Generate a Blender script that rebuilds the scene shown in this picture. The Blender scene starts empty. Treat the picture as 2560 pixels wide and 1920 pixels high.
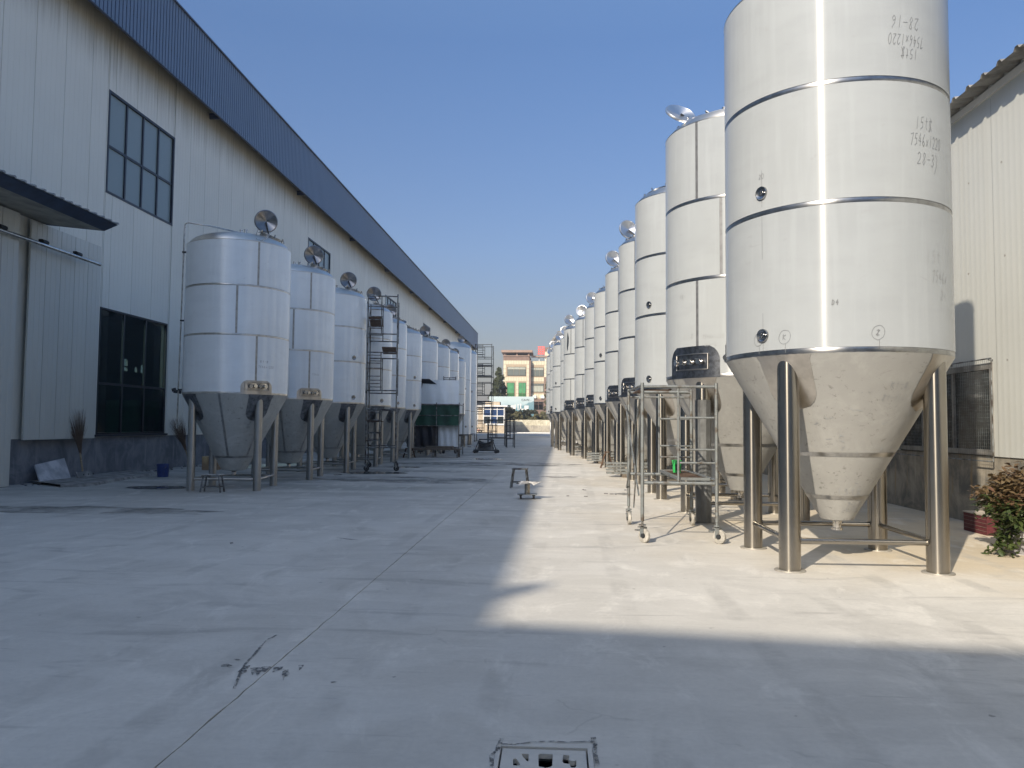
import bpy, bmesh, math, random
from math import sin, cos, pi, radians as rad, sqrt, atan2, hypot
from mathutils import Vector, Matrix, Euler
random.seed(7)
S = bpy.context.scene
COL = S.collection

# ------------------------------------------------------------------ camera, sky, sun, exposure
YAW, PITCH, ROLL, FPX, CH = 0.0552, 0.0526, 0.0084, 1946.1, 1.4875
_f = Vector((-sin(YAW)*cos(PITCH), cos(YAW)*cos(PITCH), sin(PITCH)))
_r0 = Vector((cos(YAW), sin(YAW), 0)); _u0 = _r0.cross(_f)
_r = _r0*cos(ROLL) + _u0*sin(ROLL); _u = _r.cross(_f)
cam = bpy.data.cameras.new('camera'); co = bpy.data.objects.new('camera', cam); COL.objects.link(co)
m = Matrix((_r, _u, -_f)).transposed().to_4x4(); m.translation = Vector((0, 0, CH)); co.matrix_world = m
cam.sensor_width = 36; cam.lens = 36*FPX/2560; cam.clip_start = .05; cam.clip_end = 4000
S.camera = co
SUNV = Vector((.803, 1.40, -1.0)).normalized()          # direction the sunlight travels
W = bpy.data.worlds.new("World"); S.world = W; W.use_nodes = True
nt = W.node_tree; bg = nt.nodes['Background']; sky = nt.nodes.new('ShaderNodeTexSky')
sky.sky_type = 'NISHITA'; sky.sun_disc = False
sky.sun_elevation = math.asin(-SUNV.z); sky.sun_rotation = atan2(-SUNV.x, -SUNV.y)
sky.altitude = 0; sky.air_density = 1.0; sky.dust_density = 1.6; sky.ozone_density = 2.0
# hazy autumn air: the sky is a duller grey-blue towards the horizon, the same all the way round
_tc = nt.nodes.new('ShaderNodeTexCoord'); _sx = nt.nodes.new('ShaderNodeSeparateXYZ'); _cr = nt.nodes.new('ShaderNodeValToRGB'); _mx = nt.nodes.new('ShaderNodeMix')
_mx.data_type = 'RGBA'; _mx.blend_type = 'MULTIPLY'; _mx.inputs[0].default_value = 1
_cr.color_ramp.elements[0].color = (.41, .34, .335, 1); _cr.color_ramp.elements[1].color = (1.0, 1.0, .93, 1)  # zenith end, above the view, kept bright to fill the shade
for _p, _c in ((.11, (.40, .345, .345)), (.22, (.43, .435, .49)), (.45, (.45, .53, .64)), (.62, (.75, .82, .88))): _e = _cr.color_ramp.elements.new(_p); _e.color = (*_c, 1)
nt.links.new(_tc.outputs['Generated'], _sx.inputs[0]); nt.links.new(_sx.outputs[2], _cr.inputs[0])
nt.links.new(sky.outputs[0], _mx.inputs[6]); nt.links.new(_cr.outputs[0], _mx.inputs[7]); nt.links.new(_mx.outputs[2], bg.inputs[0]); bg.inputs[1].default_value = 0.122
sl = bpy.data.lights.new('sun', 'SUN'); sl.energy = 3.15; sl.angle = rad(.6); sl.color = (1, .885, .72)
so = bpy.data.objects.new('sun', sl); COL.objects.link(so)
so.rotation_euler = SUNV.to_track_quat('-Z', 'Y').to_euler(); so.location = (-30, -50, 40)
S.view_settings.view_transform = 'Standard'; S.view_settings.look = 'None'
S.view_settings.gamma = 1; S.view_settings.exposure = 1.02; S.view_settings.use_curve_mapping = False

O = Vector((0, 0, CH))
def ray(x, y): return _f + _r*((x-1280)/FPX) - _u*((y-960)/FPX)
def G(x, y, z=0.): d = ray(x, y); return O + d*((z-CH)/d.z)
def PX(x, y, X): d = ray(x, y); return O + d*(X/d.x)
def PY(x, y, Y): d = ray(x, y); return O + d*(Y/d.y)

# ------------------------------------------------------------------ materials
def N(t, kind, **kw):
    n = t.nodes.new(kind)
    for k, v in kw.items(): setattr(n, k, v)
    return n
def new(name):
    m = bpy.data.materials.new(name); m.use_nodes = True; t = m.node_tree
    return m, t, t.nodes['Principled BSDF']
def mth(t, op, a, b=None, clamp=False):
    n = N(t, 'ShaderNodeMath', operation=op, use_clamp=clamp)
    for i, v in enumerate((a, b)):
        if v is None: continue
        if isinstance(v, (int, float)): n.inputs[i].default_value = v
        else: t.links.new(v, n.inputs[i])
    return n.outputs[0]
def mixc(t, f, a, b, bt='MIX'):
    n = N(t, 'ShaderNodeMix', data_type='RGBA', blend_type=bt)
    for i, v in ((0, f), (6, a), (7, b)):
        if isinstance(v, (int, float)): n.inputs[i].default_value = v
        elif isinstance(v, tuple): n.inputs[i].default_value = (*v, 1) if len(v) == 3 else v
        else: t.links.new(v, n.inputs[i])
    return n.outputs[2]
def ramp(t, v, a, b, o=(0, 1)):
    n = N(t, 'ShaderNodeMapRange'); n.interpolation_type = 'SMOOTHSTEP'
    t.links.new(v, n.inputs[0]); n.inputs[1].default_value = a; n.inputs[2].default_value = b
    n.inputs[3].default_value = o[0]; n.inputs[4].default_value = o[1]
    return n.outputs[0]
def coords(t, scale=(1, 1, 1), rnd=True, rot=(0, 0, 0)):
    tc = N(t, 'ShaderNodeTexCoord'); v = tc.outputs['Object']
    if rnd:
        oi = N(t, 'ShaderNodeObjectInfo'); k = mth(t, 'MULTIPLY', oi.outputs['Random'], 57.)
        a = N(t, 'ShaderNodeVectorMath', operation='ADD'); t.links.new(v, a.inputs[0]); t.links.new(k, a.inputs[1]); v = a.outputs[0]
    mp = N(t, 'ShaderNodeMapping'); mp.inputs['Scale'].default_value = scale; mp.inputs['Rotation'].default_value = rot
    t.links.new(v, mp.inputs[0]); return mp.outputs[0]
def noise(t, v, s, d=4, r=.55, dist=0.):
    n = N(t, 'ShaderNodeTexNoise'); t.links.new(v, n.inputs['Vector']); n.inputs['Scale'].default_value = s
    n.inputs['Detail'].default_value = d; n.inputs['Roughness'].default_value = r; n.inputs['Distortion'].default_value = dist
    return n.outputs[0]
def bump(t, b, h, st=.2, dist=.01):
    n = N(t, 'ShaderNodeBump'); t.links.new(h, n.inputs['Height']); n.inputs['Strength'].default_value = st
    n.inputs['Distance'].default_value = dist; t.links.new(n.outputs[0], b.inputs['Normal'])
def mat(name, c, rough=.6, metal=0., var=.15, ns=3., stretch=(1, 1, 1), bst=0., bs=30., bd=.01, c2=None, lo=.35, hi=.65, coat=0., rv=0.):
    m, t, b = new(name); v = coords(t, stretch)
    f = ramp(t, noise(t, v, ns, 5, .6), lo, hi)
    c2 = c2 or tuple(x*(1-var) for x in c); c1 = tuple(min(1, x*(1+var*.4)) for x in c)
    t.links.new(mixc(t, f, c1, c2), b.inputs['Base Color'])
    b.inputs['Roughness'].default_value = rough; b.inputs['Metallic'].default_value = metal
    if rv: t.links.new(ramp(t, noise(t, v, ns*2.3, 4), .3, .7, (rough-rv, rough+rv)), b.inputs['Roughness'])
    if bst: bump(t, b, noise(t, coords(t), bs, 4), bst, bd)
    if coat: b.inputs['Coat Weight'].default_value = coat; b.inputs['Coat Roughness'].default_value = .12
    return m
def steel(name, c=(.56, .53, .49), rough=.3, aniso=.75, var=.2, ns=6, bst=.03):
    """stainless steel brushed round its axis: the highlight stretches across the brushing"""
    m, t, b = new(name); v = coords(t)
    f = ramp(t, noise(t, v, ns, 6, .65), .35, .7)
    t.links.new(mixc(t, f, c, tuple(x*(1-var) for x in c)), b.inputs['Base Color'])
    b.inputs['Roughness'].default_value = rough
    b.inputs['Metallic'].default_value = 1; b.inputs['Anisotropic'].default_value = aniso; b.inputs['Anisotropic Rotation'].default_value = .25
    tg = N(t, 'ShaderNodeTangent', direction_type='RADIAL', axis='Z'); t.links.new(tg.outputs[0], b.inputs['Tangent'])
    if bst: bump(t, b, noise(t, v, 2, 1), bst, .02)
    return m
M = {}
def film(name, base, dirt, amount, rough=.42, metal=.25):
    """steel sheet under whitish protective film, scuffed, with faint rubbed streaks"""
    m, t, b = new(name); v = coords(t)
    big = noise(t, v, .9, 5, .6); streak = noise(t, coords(t, (1, 1, 3.5)), 1.3, 4, .6); vs = noise(t, coords(t, (5, 5, .35)), 2.2, 4)
    smear = noise(t, coords(t, (1, 1, 2.2)), 3.3, 8, .7, 1.2)
    c = mixc(t, ramp(t, big, .3, .7), base, tuple(x*.93 for x in base))
    c = mixc(t, mth(t, 'MULTIPLY', ramp(t, streak, .42, .72), .4), c, tuple(x*.86 for x in base))
    c = mixc(t, mth(t, 'MULTIPLY', ramp(t, vs, .48, .75), .45), c, tuple(min(1, x*1.07) for x in base))
    c = mixc(t, mth(t, 'MULTIPLY', ramp(t, smear, .60, .72), amount), c, dirt)
    sp = noise(t, v, 38, 2); c = mixc(t, mth(t, 'MULTIPLY', ramp(t, sp, .76, .8), amount*1.2, True), c, tuple(x*.4 for x in dirt))
    if amount > .5:      # scuffs, boot marks and weld dust on the cones
        s1 = noise(t, coords(t, (1, 1, 1.3)), 13, 8, .78, .35); s2 = noise(t, v, 1.1, 3)
        c = mixc(t, mth(t, 'MULTIPLY', ramp(t, s1, .57, .62), ramp(t, s2, .38, .56, (.08, .6))), c, tuple(x*.6 for x in dirt))
        c = mixc(t, mth(t, 'MULTIPLY', ramp(t, noise(t, v, 2.6, 6, .7, .8), .48, .66), .45), c, tuple(min(1, x*1.25) for x in base))
    oi = N(t, 'ShaderNodeObjectInfo'); c = mixc(t, 1., c, mixc(t, oi.outputs['Random'], (.93, .93, .93), (1.03, 1.02, 1.0)), 'MULTIPLY')
    t.links.new(c, b.inputs['Base Color'])
    b.inputs['Metallic'].default_value = metal
    b.inputs['Roughness'].default_value = rough; b.inputs['Specular IOR Level'].default_value = .32 if metal < .05 else .5
    b.inputs['Anisotropic'].default_value = 1. if amount < .5 else .3; b.inputs['Anisotropic Rotation'].default_value = .25
    tg = N(t, 'ShaderNodeTangent', direction_type='RADIAL', axis='Z'); t.links.new(tg.outputs[0], b.inputs['Tangent'])
    bump(t, b, noise(t, coords(t, (1, 1, .5)), 1.2, 1), .06, .03)
    return m
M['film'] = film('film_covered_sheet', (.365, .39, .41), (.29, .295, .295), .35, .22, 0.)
M['film_blue_shade'] = film('film_covered_sheet_bluish_shade', (.86, .91, .94), (.6, .62, .64), .35, .34, .25)  # bluish film, lightened to lift the shaded left row, like the cone below
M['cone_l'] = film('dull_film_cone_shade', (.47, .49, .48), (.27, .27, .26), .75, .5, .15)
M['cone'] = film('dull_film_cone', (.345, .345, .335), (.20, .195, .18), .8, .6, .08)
M['steel'] = steel('brushed_stainless')
M['steel_leg'] = steel('brushed_leg_stainless', (.36, .335, .295), .23, .85, .12, 2, 0)
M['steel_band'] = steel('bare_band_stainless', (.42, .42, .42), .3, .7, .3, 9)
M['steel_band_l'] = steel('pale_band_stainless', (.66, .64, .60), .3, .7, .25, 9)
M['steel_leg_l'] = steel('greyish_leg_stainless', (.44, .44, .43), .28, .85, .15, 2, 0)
M['lid_bright'] = steel('bright_lid_steel', (.80, .80, .80), .34, .4, .05, 5, 0); M['lid_shaded'] = steel('shaded_lid_steel', (.30, .30, .31), .28, .85, .2, 5, 0)  # left-row lid steel darkened for the ground and shade it reflects
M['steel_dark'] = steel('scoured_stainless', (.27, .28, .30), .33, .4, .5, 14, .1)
M['steel_dome'] = steel('dome_stainless', (.72, .70, .66), .38, .6, .12, 3)
M['polished'] = mat('polished_fitting', (.62, .6, .57), .16, 1, .3, 9)
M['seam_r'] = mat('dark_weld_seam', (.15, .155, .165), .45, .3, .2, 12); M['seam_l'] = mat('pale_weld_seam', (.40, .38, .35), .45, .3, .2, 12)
M['foot'] = mat('dusty_foot_plate', (.36, .34, .30), .5, .3, .2, 12)
M['port'] = mat('turned_steel_port', (.40, .40, .40), .2, 1, .2, 5)
M['pencil'] = mat('marker_line', (.19, .20, .21), .8, 0, .2)
M['pencil_light'] = mat('faint_marker_line', (.33, .34, .35), .8, 0, .2)
M['galv'] = mat('painted_scaffold_tube', (.20, .215, .215), .5, .55, .45, 9, c2=(.115, .085, .06), lo=.45, hi=.75, bst=.2, bs=60)
M['tower'] = mat('black_scaffold_tube', (.05, .055, .06), .55, .3, .3, 7)
M['scaf_dark'] = mat('dark_scaffold_tube', (.22, .24, .245), .55, .4, .4, 7, c2=(.055, .04, .03))
M['ledge'] = mat('rough_mortar', (.30, .29, .27), .9, 0, .45, 4, bst=.5, bs=14, bd=.03)
M['rust'] = mat('rusty_steel', (.12, .075, .05), .75, .5, .4, 12, bst=.3)
M['dark_metal'] = mat('dark_metal', (.045, .05, .055), .5, .6, .3)
M['rubber'] = mat('worn_castor_rubber', (.42, .40, .36), .7, 0, .3, 15, bst=.2)
M['black_rubber'] = mat('black_rubber', (.02, .021, .024), .45, 0, .3)
M['wood'] = mat('grey_wood', (.16, .13, .10), .8, 0, .4, 6, (1, 1, 8), .3, 30)
M['pale_wood'] = mat('pale_timber', (.42, .34, .23), .8, 0, .3, 6, (1, 1, 8), .3, 30)
M['card'] = mat('cardboard', (.34, .24, .15), .85, 0, .2)
M['green_paint'] = mat('green_bucket_plastic', (.04, .42, .10), .4, 0, .1)
M['blue_paint'] = mat('blue_bucket_plastic', (.03, .06, .22), .35, 0, .3, 8)
M['board'] = mat('white_marbled_board', (.55, .54, .54), .5, 0, .25, 3, c2=(.36, .36, .37))
M['straw'] = mat('broom_twig', (.16, .11, .075), .9, 0, .4)
M['net'] = mat('green_sheeting', (.010, .075, .045), .6, 0, .45, 1.5, bst=.4, bs=5, bd=.05)
M['tarp_and_pit_shade'] = mat('dark_tarpaulin', (.015, .018, .028), .5, 0, .5, 2, bst=.6, bs=6, bd=.05)
M['red_block'] = mat('dull_red_block', (.11, .02, .025), .75, 0, .3, 12, (1, 1, 5), .3, 20)
M['cement'] = mat('cement_cap', (.45, .40, .33), .85, 0, .2)
M['white_paint'] = mat('white_paint', (.75, .74, .71), .5, 0, .1)
M['trim'] = mat('blue_steel_trim', (.035, .055, .105), .45, .1, .25)
M['frame_dark'] = mat('dark_window_frame', (.026, .034, .052), .4, .2, .3)
M['frame_black'] = mat('black_window_frame', (.008, .012, .018), .5, 0, .2)
M['void'] = mat('dark_interior_paint', (.22, .22, .21), .9, 0, .2)
M['machine_green'] = mat('green_machine_paint', (.09, .22, .15), .5, 0, .3)
M['orange'] = mat('orange_sign_paint', (.75, .17, .03), .5, 0, .1)
M['yellow'] = mat('yellow_machine_paint', (.35, .25, .03), .5, 0, .2)
M['galv_roof'] = mat('weathered_roof_sheet', (.30, .29, .27), .55, .4, .4, 3, bst=.1)
M['plinth'] = None
def panelmat(name, c, c2, under_tint=False, bottom=0, pale_streak=.2, rough=.42, brown_top=None):
    m, t, b = new(name); v = coords(t); vs = coords(t, (6, 6, .18))
    st = noise(t, vs, 1.5, 5, .65)
    col = mixc(t, ramp(t, noise(t, v, .35, 4), .3, .7), c, tuple(x*.93 for x in c))
    col = mixc(t, mth(t, 'MULTIPLY', ramp(t, st, .5, .8), pale_streak), col, c2)
    sp = noise(t, v, 26, 2); col = mixc(t, mth(t, 'MULTIPLY', ramp(t, sp, .77, .8), .5), col, (.12, .11, .10))
    if brown_top:      # browner towards the top of the wall, its edge broken by streaks
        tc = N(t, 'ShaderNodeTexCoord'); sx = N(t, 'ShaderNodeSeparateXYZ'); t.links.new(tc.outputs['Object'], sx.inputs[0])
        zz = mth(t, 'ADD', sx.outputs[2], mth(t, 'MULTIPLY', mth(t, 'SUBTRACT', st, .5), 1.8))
        col = mixc(t, ramp(t, zz, brown_top[0], brown_top[1], (0, .8)), col, (.25, .21, .13))
    t.links.new(col, b.inputs['Base Color']); b.inputs['Roughness'].default_value = rough
    bump(t, b, noise(t, coords(t, (1, 1, .3)), 1.3, 3), .1, .02)
    return m
M['panel'] = panelmat('cream_wall_panel', (.80, .785, .70), (.62, .60, .52), brown_top=(10.9, 12.6))
M['panel_low'] = panelmat('grey_door_panel', (.66, .655, .59), (.50, .48, .41))
M['panel_r'] = panelmat('pale_ribbed_panel', (.55, .56, .53), (.48, .47, .41), pale_streak=.35, rough=.5)
M['panel_bg'] = mat('panel_core', (.10, .10, .10), .8)
M['fascia'] = panelmat('blue_fascia_sheet', (.125, .19, .30), (.155, .22, .33), rough=.42)
M['soffit'] = mat('dirty_soffit_sheet', (.34, .33, .29), .7, 0, .3, 2)
M['canopy'] = mat('canopy_sheet', (.30, .32, .33), .5, .3, .3, 2)

def concrete(name, warm=True, base=(.60, .58, .535)):
    m, t, b = new(name); v = coords(t, rnd=False)
    tc = N(t, 'ShaderNodeTexCoord'); sx = N(t, 'ShaderNodeSeparateXYZ'); t.links.new(tc.outputs['Object'], sx.inputs[0])
    big = noise(t, v, .22, 6, .6, .6); mid = noise(t, v, 1.1, 7, .62, .8); fine = noise(t, v, 26, 5, .7)
    # trowel / broom swirls
    sw = N(t, 'ShaderNodeTexNoise'); sw.noise_dimensions = '3D'; mp = N(t, 'ShaderNodeMapping')
    dn = N(t, 'ShaderNodeTexNoise'); t.links.new(v, dn.inputs['Vector']); dn.inputs['Scale'].default_value = .28; dn.inputs['Detail'].default_value = 2
    va = N(t, 'ShaderNodeVectorMath', operation='MULTIPLY_ADD'); t.links.new(dn.outputs['Color'], va.inputs[0]); va.inputs[1].default_value = (1.6, 1.6, 0); t.links.new(v, va.inputs[2])
    t.links.new(va.outputs[0], mp.inputs[0]); mp.inputs['Scale'].default_value = (.5, 2.6, 1); mp.inputs['Rotation'].default_value = (0, 0, .9)
    t.links.new(mp.outputs[0], sw.inputs['Vector']); sw.inputs['Scale'].default_value = 1.3; sw.inputs['Detail'].default_value = 6; sw.inputs['Roughness'].default_value = .65
    c = mixc(t, ramp(t, big, .35, .65), base, tuple(x*.84 for x in base))
    c = mixc(t, mth(t, 'MULTIPLY', ramp(t, mid, .42, .66), .6), c, tuple(x*.78 for x in base))
    c = mixc(t, mth(t, 'MULTIPLY', ramp(t, sw.outputs[0], .45, .75), .4), c, tuple(min(1, x*1.14) for x in base))
    if warm:   # tan dust drifted under and before the right-hand tanks, greyer damp concrete along the left
        w = mth(t, 'ADD', mth(t, 'MULTIPLY', sx.outputs[0], .20), mth(t, 'MULTIPLY', ramp(t, sx.outputs[1], 6.2, 9.5), .55))
        w = mth(t, 'ADD', w, mth(t, 'MULTIPLY', mth(t, 'SUBTRACT', big, .5), 2.0))
        c = mixc(t, ramp(t, w, .55, 1.5, (0, .8)), c, (.56, .47, .33))
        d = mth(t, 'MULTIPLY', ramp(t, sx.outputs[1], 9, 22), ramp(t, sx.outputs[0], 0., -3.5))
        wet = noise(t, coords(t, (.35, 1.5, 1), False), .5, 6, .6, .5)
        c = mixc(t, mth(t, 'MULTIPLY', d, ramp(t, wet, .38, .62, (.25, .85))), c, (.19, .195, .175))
        cr = noise(t, coords(t, (.6, 3.2, 1), False, (0, 0, .35)), .8, 7, .6, 1.)
        c = mixc(t, mth(t, 'MULTIPLY', ramp(t, cr, .57, .70), .45), c, (.27, .26, .245))
    if warm:
        # faint tyre tracks running with the lane and curving scuffs, old damp blotches, dusty pale patches
        wv = N(t, 'ShaderNodeTexWave', wave_type='BANDS', bands_direction='X'); t.links.new(coords(t, (.16, .012, 1), False, (0, 0, .25)), wv.inputs['Vector']); wv.inputs['Scale'].default_value = 2.4; wv.inputs['Distortion'].default_value = 2.2; wv.inputs['Detail'].default_value = 2; wv.inputs['Detail Scale'].default_value = .6
        tk = mth(t, 'MULTIPLY', ramp(t, wv.outputs['Fac'], .84, .97), ramp(t, noise(t, v, .8, 6, .7), .45, .62, (0, .5)))
        c = mixc(t, tk, c, tuple(x*.62 for x in base))
        bl = noise(t, v, .55, 7, .66, .4); c = mixc(t, ramp(t, bl, .54, .66, (0, .45)), c, tuple(x*.66 for x in base))
        pp = noise(t, coords(t, (1, .5, 1), False, (0, 0, -.5)), 2.1, 7, .7, .6); c = mixc(t, ramp(t, pp, .52, .68, (0, .45)), c, tuple(min(1, x*1.25) for x in base))
        g1 = noise(t, coords(t, (.5, 6, 1), False, (0, 0, -.75)), 1.7, 7, .75, .5); c = mixc(t, ramp(t, g1, .58, .70, (0, .5)), c, (.30, .29, .28))
        g2 = noise(t, v, 55, 3, .6); c = mixc(t, ramp(t, g2, .62, .72, (0, .25)), c, (.22, .21, .20))
    sp = noise(t, v, 9, 2, .5); c = mixc(t, mth(t, 'MULTIPLY', ramp(t, sp, .74, .78), .6), c, (.10, .10, .095))
    c = mixc(t, ramp(t, fine, .3, .7, (0, .12)), c, (.2, .2, .2))
    # hairline cracks
    vo = N(t, 'ShaderNodeTexVoronoi', feature='DISTANCE_TO_EDGE'); va2 = N(t, 'ShaderNodeVectorMath', operation='MULTIPLY_ADD')
    dn2 = N(t, 'ShaderNodeTexNoise'); t.links.new(v, dn2.inputs['Vector']); dn2.inputs['Scale'].default_value = 1.5; dn2.inputs['Detail'].default_value = 5
    t.links.new(dn2.outputs['Color'], va2.inputs[0]); va2.inputs[1].default_value = (.9, .9, 0); t.links.new(v, va2.inputs[2])
    t.links.new(va2.outputs[0], vo.inputs['Vector']); vo.inputs['Scale'].default_value = .17
    ck = mth(t, 'MULTIPLY', ramp(t, vo.outputs['Distance'], 0., .0022, (1, 0)), ramp(t, mid, .5, .56, (0, .45)))
    c = mixc(t, mth(t, 'MULTIPLY', ck, .4), c, (.13, .13, .12))
    t.links.new(c, b.inputs['Base Color'])
    t.links.new(ramp(t, mid, .3, .7, (.62, .86)), b.inputs['Roughness'])
    h = mth(t, 'ADD', fine, mth(t, 'MULTIPLY', sw.outputs[0], .8)); bump(t, b, h, .25, .006)
    return m
M['concrete'] = concrete('yard_concrete')
M['earth'] = mat('dusty_ground', (.24, .21, .17), .9, 0, .3, .3)
M['asphalt'] = mat('apron_grey', (.24, .245, .25), .8, 0, .2, .3)
def plinthmat(name, base, dark, ochre=None):
    m, t, b = new(name); v = coords(t, rnd=False)
    n1 = noise(t, v, 1.4, 8, .68, .6); n2 = noise(t, coords(t, (3, 3, .4), False), 1.6, 6, .65); n3 = noise(t, v, 7, 6, .7)
    c = mixc(t, ramp(t, n1, .35, .65), base, dark)
    c = mixc(t, mth(t, 'MULTIPLY', ramp(t, n2, .52, .72), .7), c, tuple(min(1, x*1.25) for x in base))
    if ochre: c = mixc(t, mth(t, 'MULTIPLY', ramp(t, noise(t, coords(t, (2.2, 2.2, .35), False), 2.4, 4), .6, .72), .6), c, ochre)
    c = mixc(t, mth(t, 'MULTIPLY', ramp(t, n3, .6, .75), .6), c, tuple(x*.5 for x in dark))
    t.links.new(c, b.inputs['Base Color']); b.inputs['Roughness'].default_value = .85
    bump(t, b, n3, .35, .015); return m
M['plinth'] = plinthmat('grey_rendered_plinth', (.26, .27, .29), (.14, .15, .17))
M['plinth_r'] = plinthmat('stained_render', (.35, .31, .245), (.13, .125, .11), (.34, .22, .09))
M['wall_grey'] = plinthmat('grey_boundary_wall', (.45, .41, .33), (.30, .27, .22))
M['wall_top'] = plinthmat('patchy_cream_wall', (.62, .58, .45), (.38, .34, .24))
def glassmat(name, tint, rough=.03, trans=.6, c=(.02, .03, .035)):
    m, t, b = new(name); out = t.nodes['Material Output']
    b.inputs['Base Color'].default_value = (*c, 1); b.inputs['Roughness'].default_value = rough; b.inputs['IOR'].default_value = 1.5
    if trans:
        tr = N(t, 'ShaderNodeBsdfTransparent'); tr.inputs[0].default_value = (*tint, 1)
        mx = N(t, 'ShaderNodeMixShader'); mx.inputs[0].default_value = trans
        t.links.new(b.outputs[0], mx.inputs[1]); t.links.new(tr.outputs[0], mx.inputs[2]); t.links.new(mx.outputs[0], out.inputs[0])
    return m
M['glass_hi'] = glassmat('frosted_teal_glass', (1, 1, 1), .25, 0, (.24, .30, .31))
M['glass_lo'] = glassmat('dark_tinted_glass', (.42, .55, .58), .03, .78, (.006, .022, .034))
M['glass_dark'] = glassmat('dark_glass', (1, 1, 1), .08, 0, (.03, .036, .038))
M['glass_blue'] = glassmat('blue_glass', (1, 1, 1), .1, 0, (.03, .055, .13))
M['glass_grey'] = glassmat('grey_green_glass', (1, 1, 1), .15, 0, (.13, .15, .14))
M['glass_green'] = mat('green_window_film', (.07, .28, .12), .35, 0, .2, 1)
M['glass_green2'] = mat('dark_green_window_film', (.035, .14, .04), .35, 0, .2, 1)
M['tile'] = mat('cream_facade_tile', (.63, .575, .43), .6, 0, .08, 2)
M['tile_gap'] = mat('facade_joint', (.42, .33, .23), .8, 0, .1)
M['brown'] = mat('brown_facade_stone', (.22, .145, .115), .7, 0, .15, 2)
M['brown_l'] = mat('light_brown_trim', (.33, .23, .18), .7, 0, .15, 2)
M['guard'] = mat('beige_kiosk_tile', (.48, .40, .30), .7, 0, .12, 3)
M['plinth_gap'] = mat('worn_cast_frame', (.17, .165, .165), .8, .1, .4, 20, bst=.3)
M['water'] = None
m, t, b = new('wet_patch'); b.inputs['Base Color'].default_value = (.07, .075, .075, 1)
t.links.new(ramp(t, noise(t, coords(t, rnd=False), 2.5, 4), .4, .62, (.04, .3)), b.inputs['Roughness'])
M['water'] = m
def leafmat(name, a, b_, rough=.45):
    m, t, b = new(name); oi = N(t, 'ShaderNodeObjectInfo'); v = coords(t, rnd=False)
    f = mth(t, 'ADD', mth(t, 'MULTIPLY', oi.outputs['Random'], .5), ramp(t, noise(t, v, 2.2, 4), .35, .65, (0, .5)))
    t.links.new(mixc(t, f, a, b_), b.inputs['Base Color']); b.inputs['Roughness'].default_value = rough
    b.inputs['Subsurface Weight'].default_value = 0
    tr = N(t, 'ShaderNodeBsdfTranslucent'); t.links.new(mixc(t, f, a, b_), tr.inputs[0]); mx = N(t, 'ShaderNodeMixShader'); mx.inputs[0].default_value = .25
    t.links.new(b.outputs[0], mx.inputs[1]); t.links.new(tr.outputs[0], mx.inputs[2]); t.links.new(mx.outputs[0], t.nodes['Material Output'].inputs[0])
    return m
M['leaf_green'] = leafmat('green_leaf', (.04, .065, .022), (.10, .125, .035), .4)
M['leaf_red'] = leafmat('russet_leaf', (.13, .065, .04), (.15, .12, .055), .45)
M['leaf_far'] = leafmat('conifer_leaf', (.045, .06, .025), (.09, .10, .04), .7)
M['leaf_hedge'] = leafmat('dry_hedge_leaf', (.10, .11, .05), (.20, .175, .085), .7)
M['leaf_dark'] = leafmat('dark_hedge_leaf', (.035, .045, .03), (.08, .08, .045), .7)
M['bark'] = mat('bark', (.12, .09, .06), .9, 0, .3)

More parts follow.
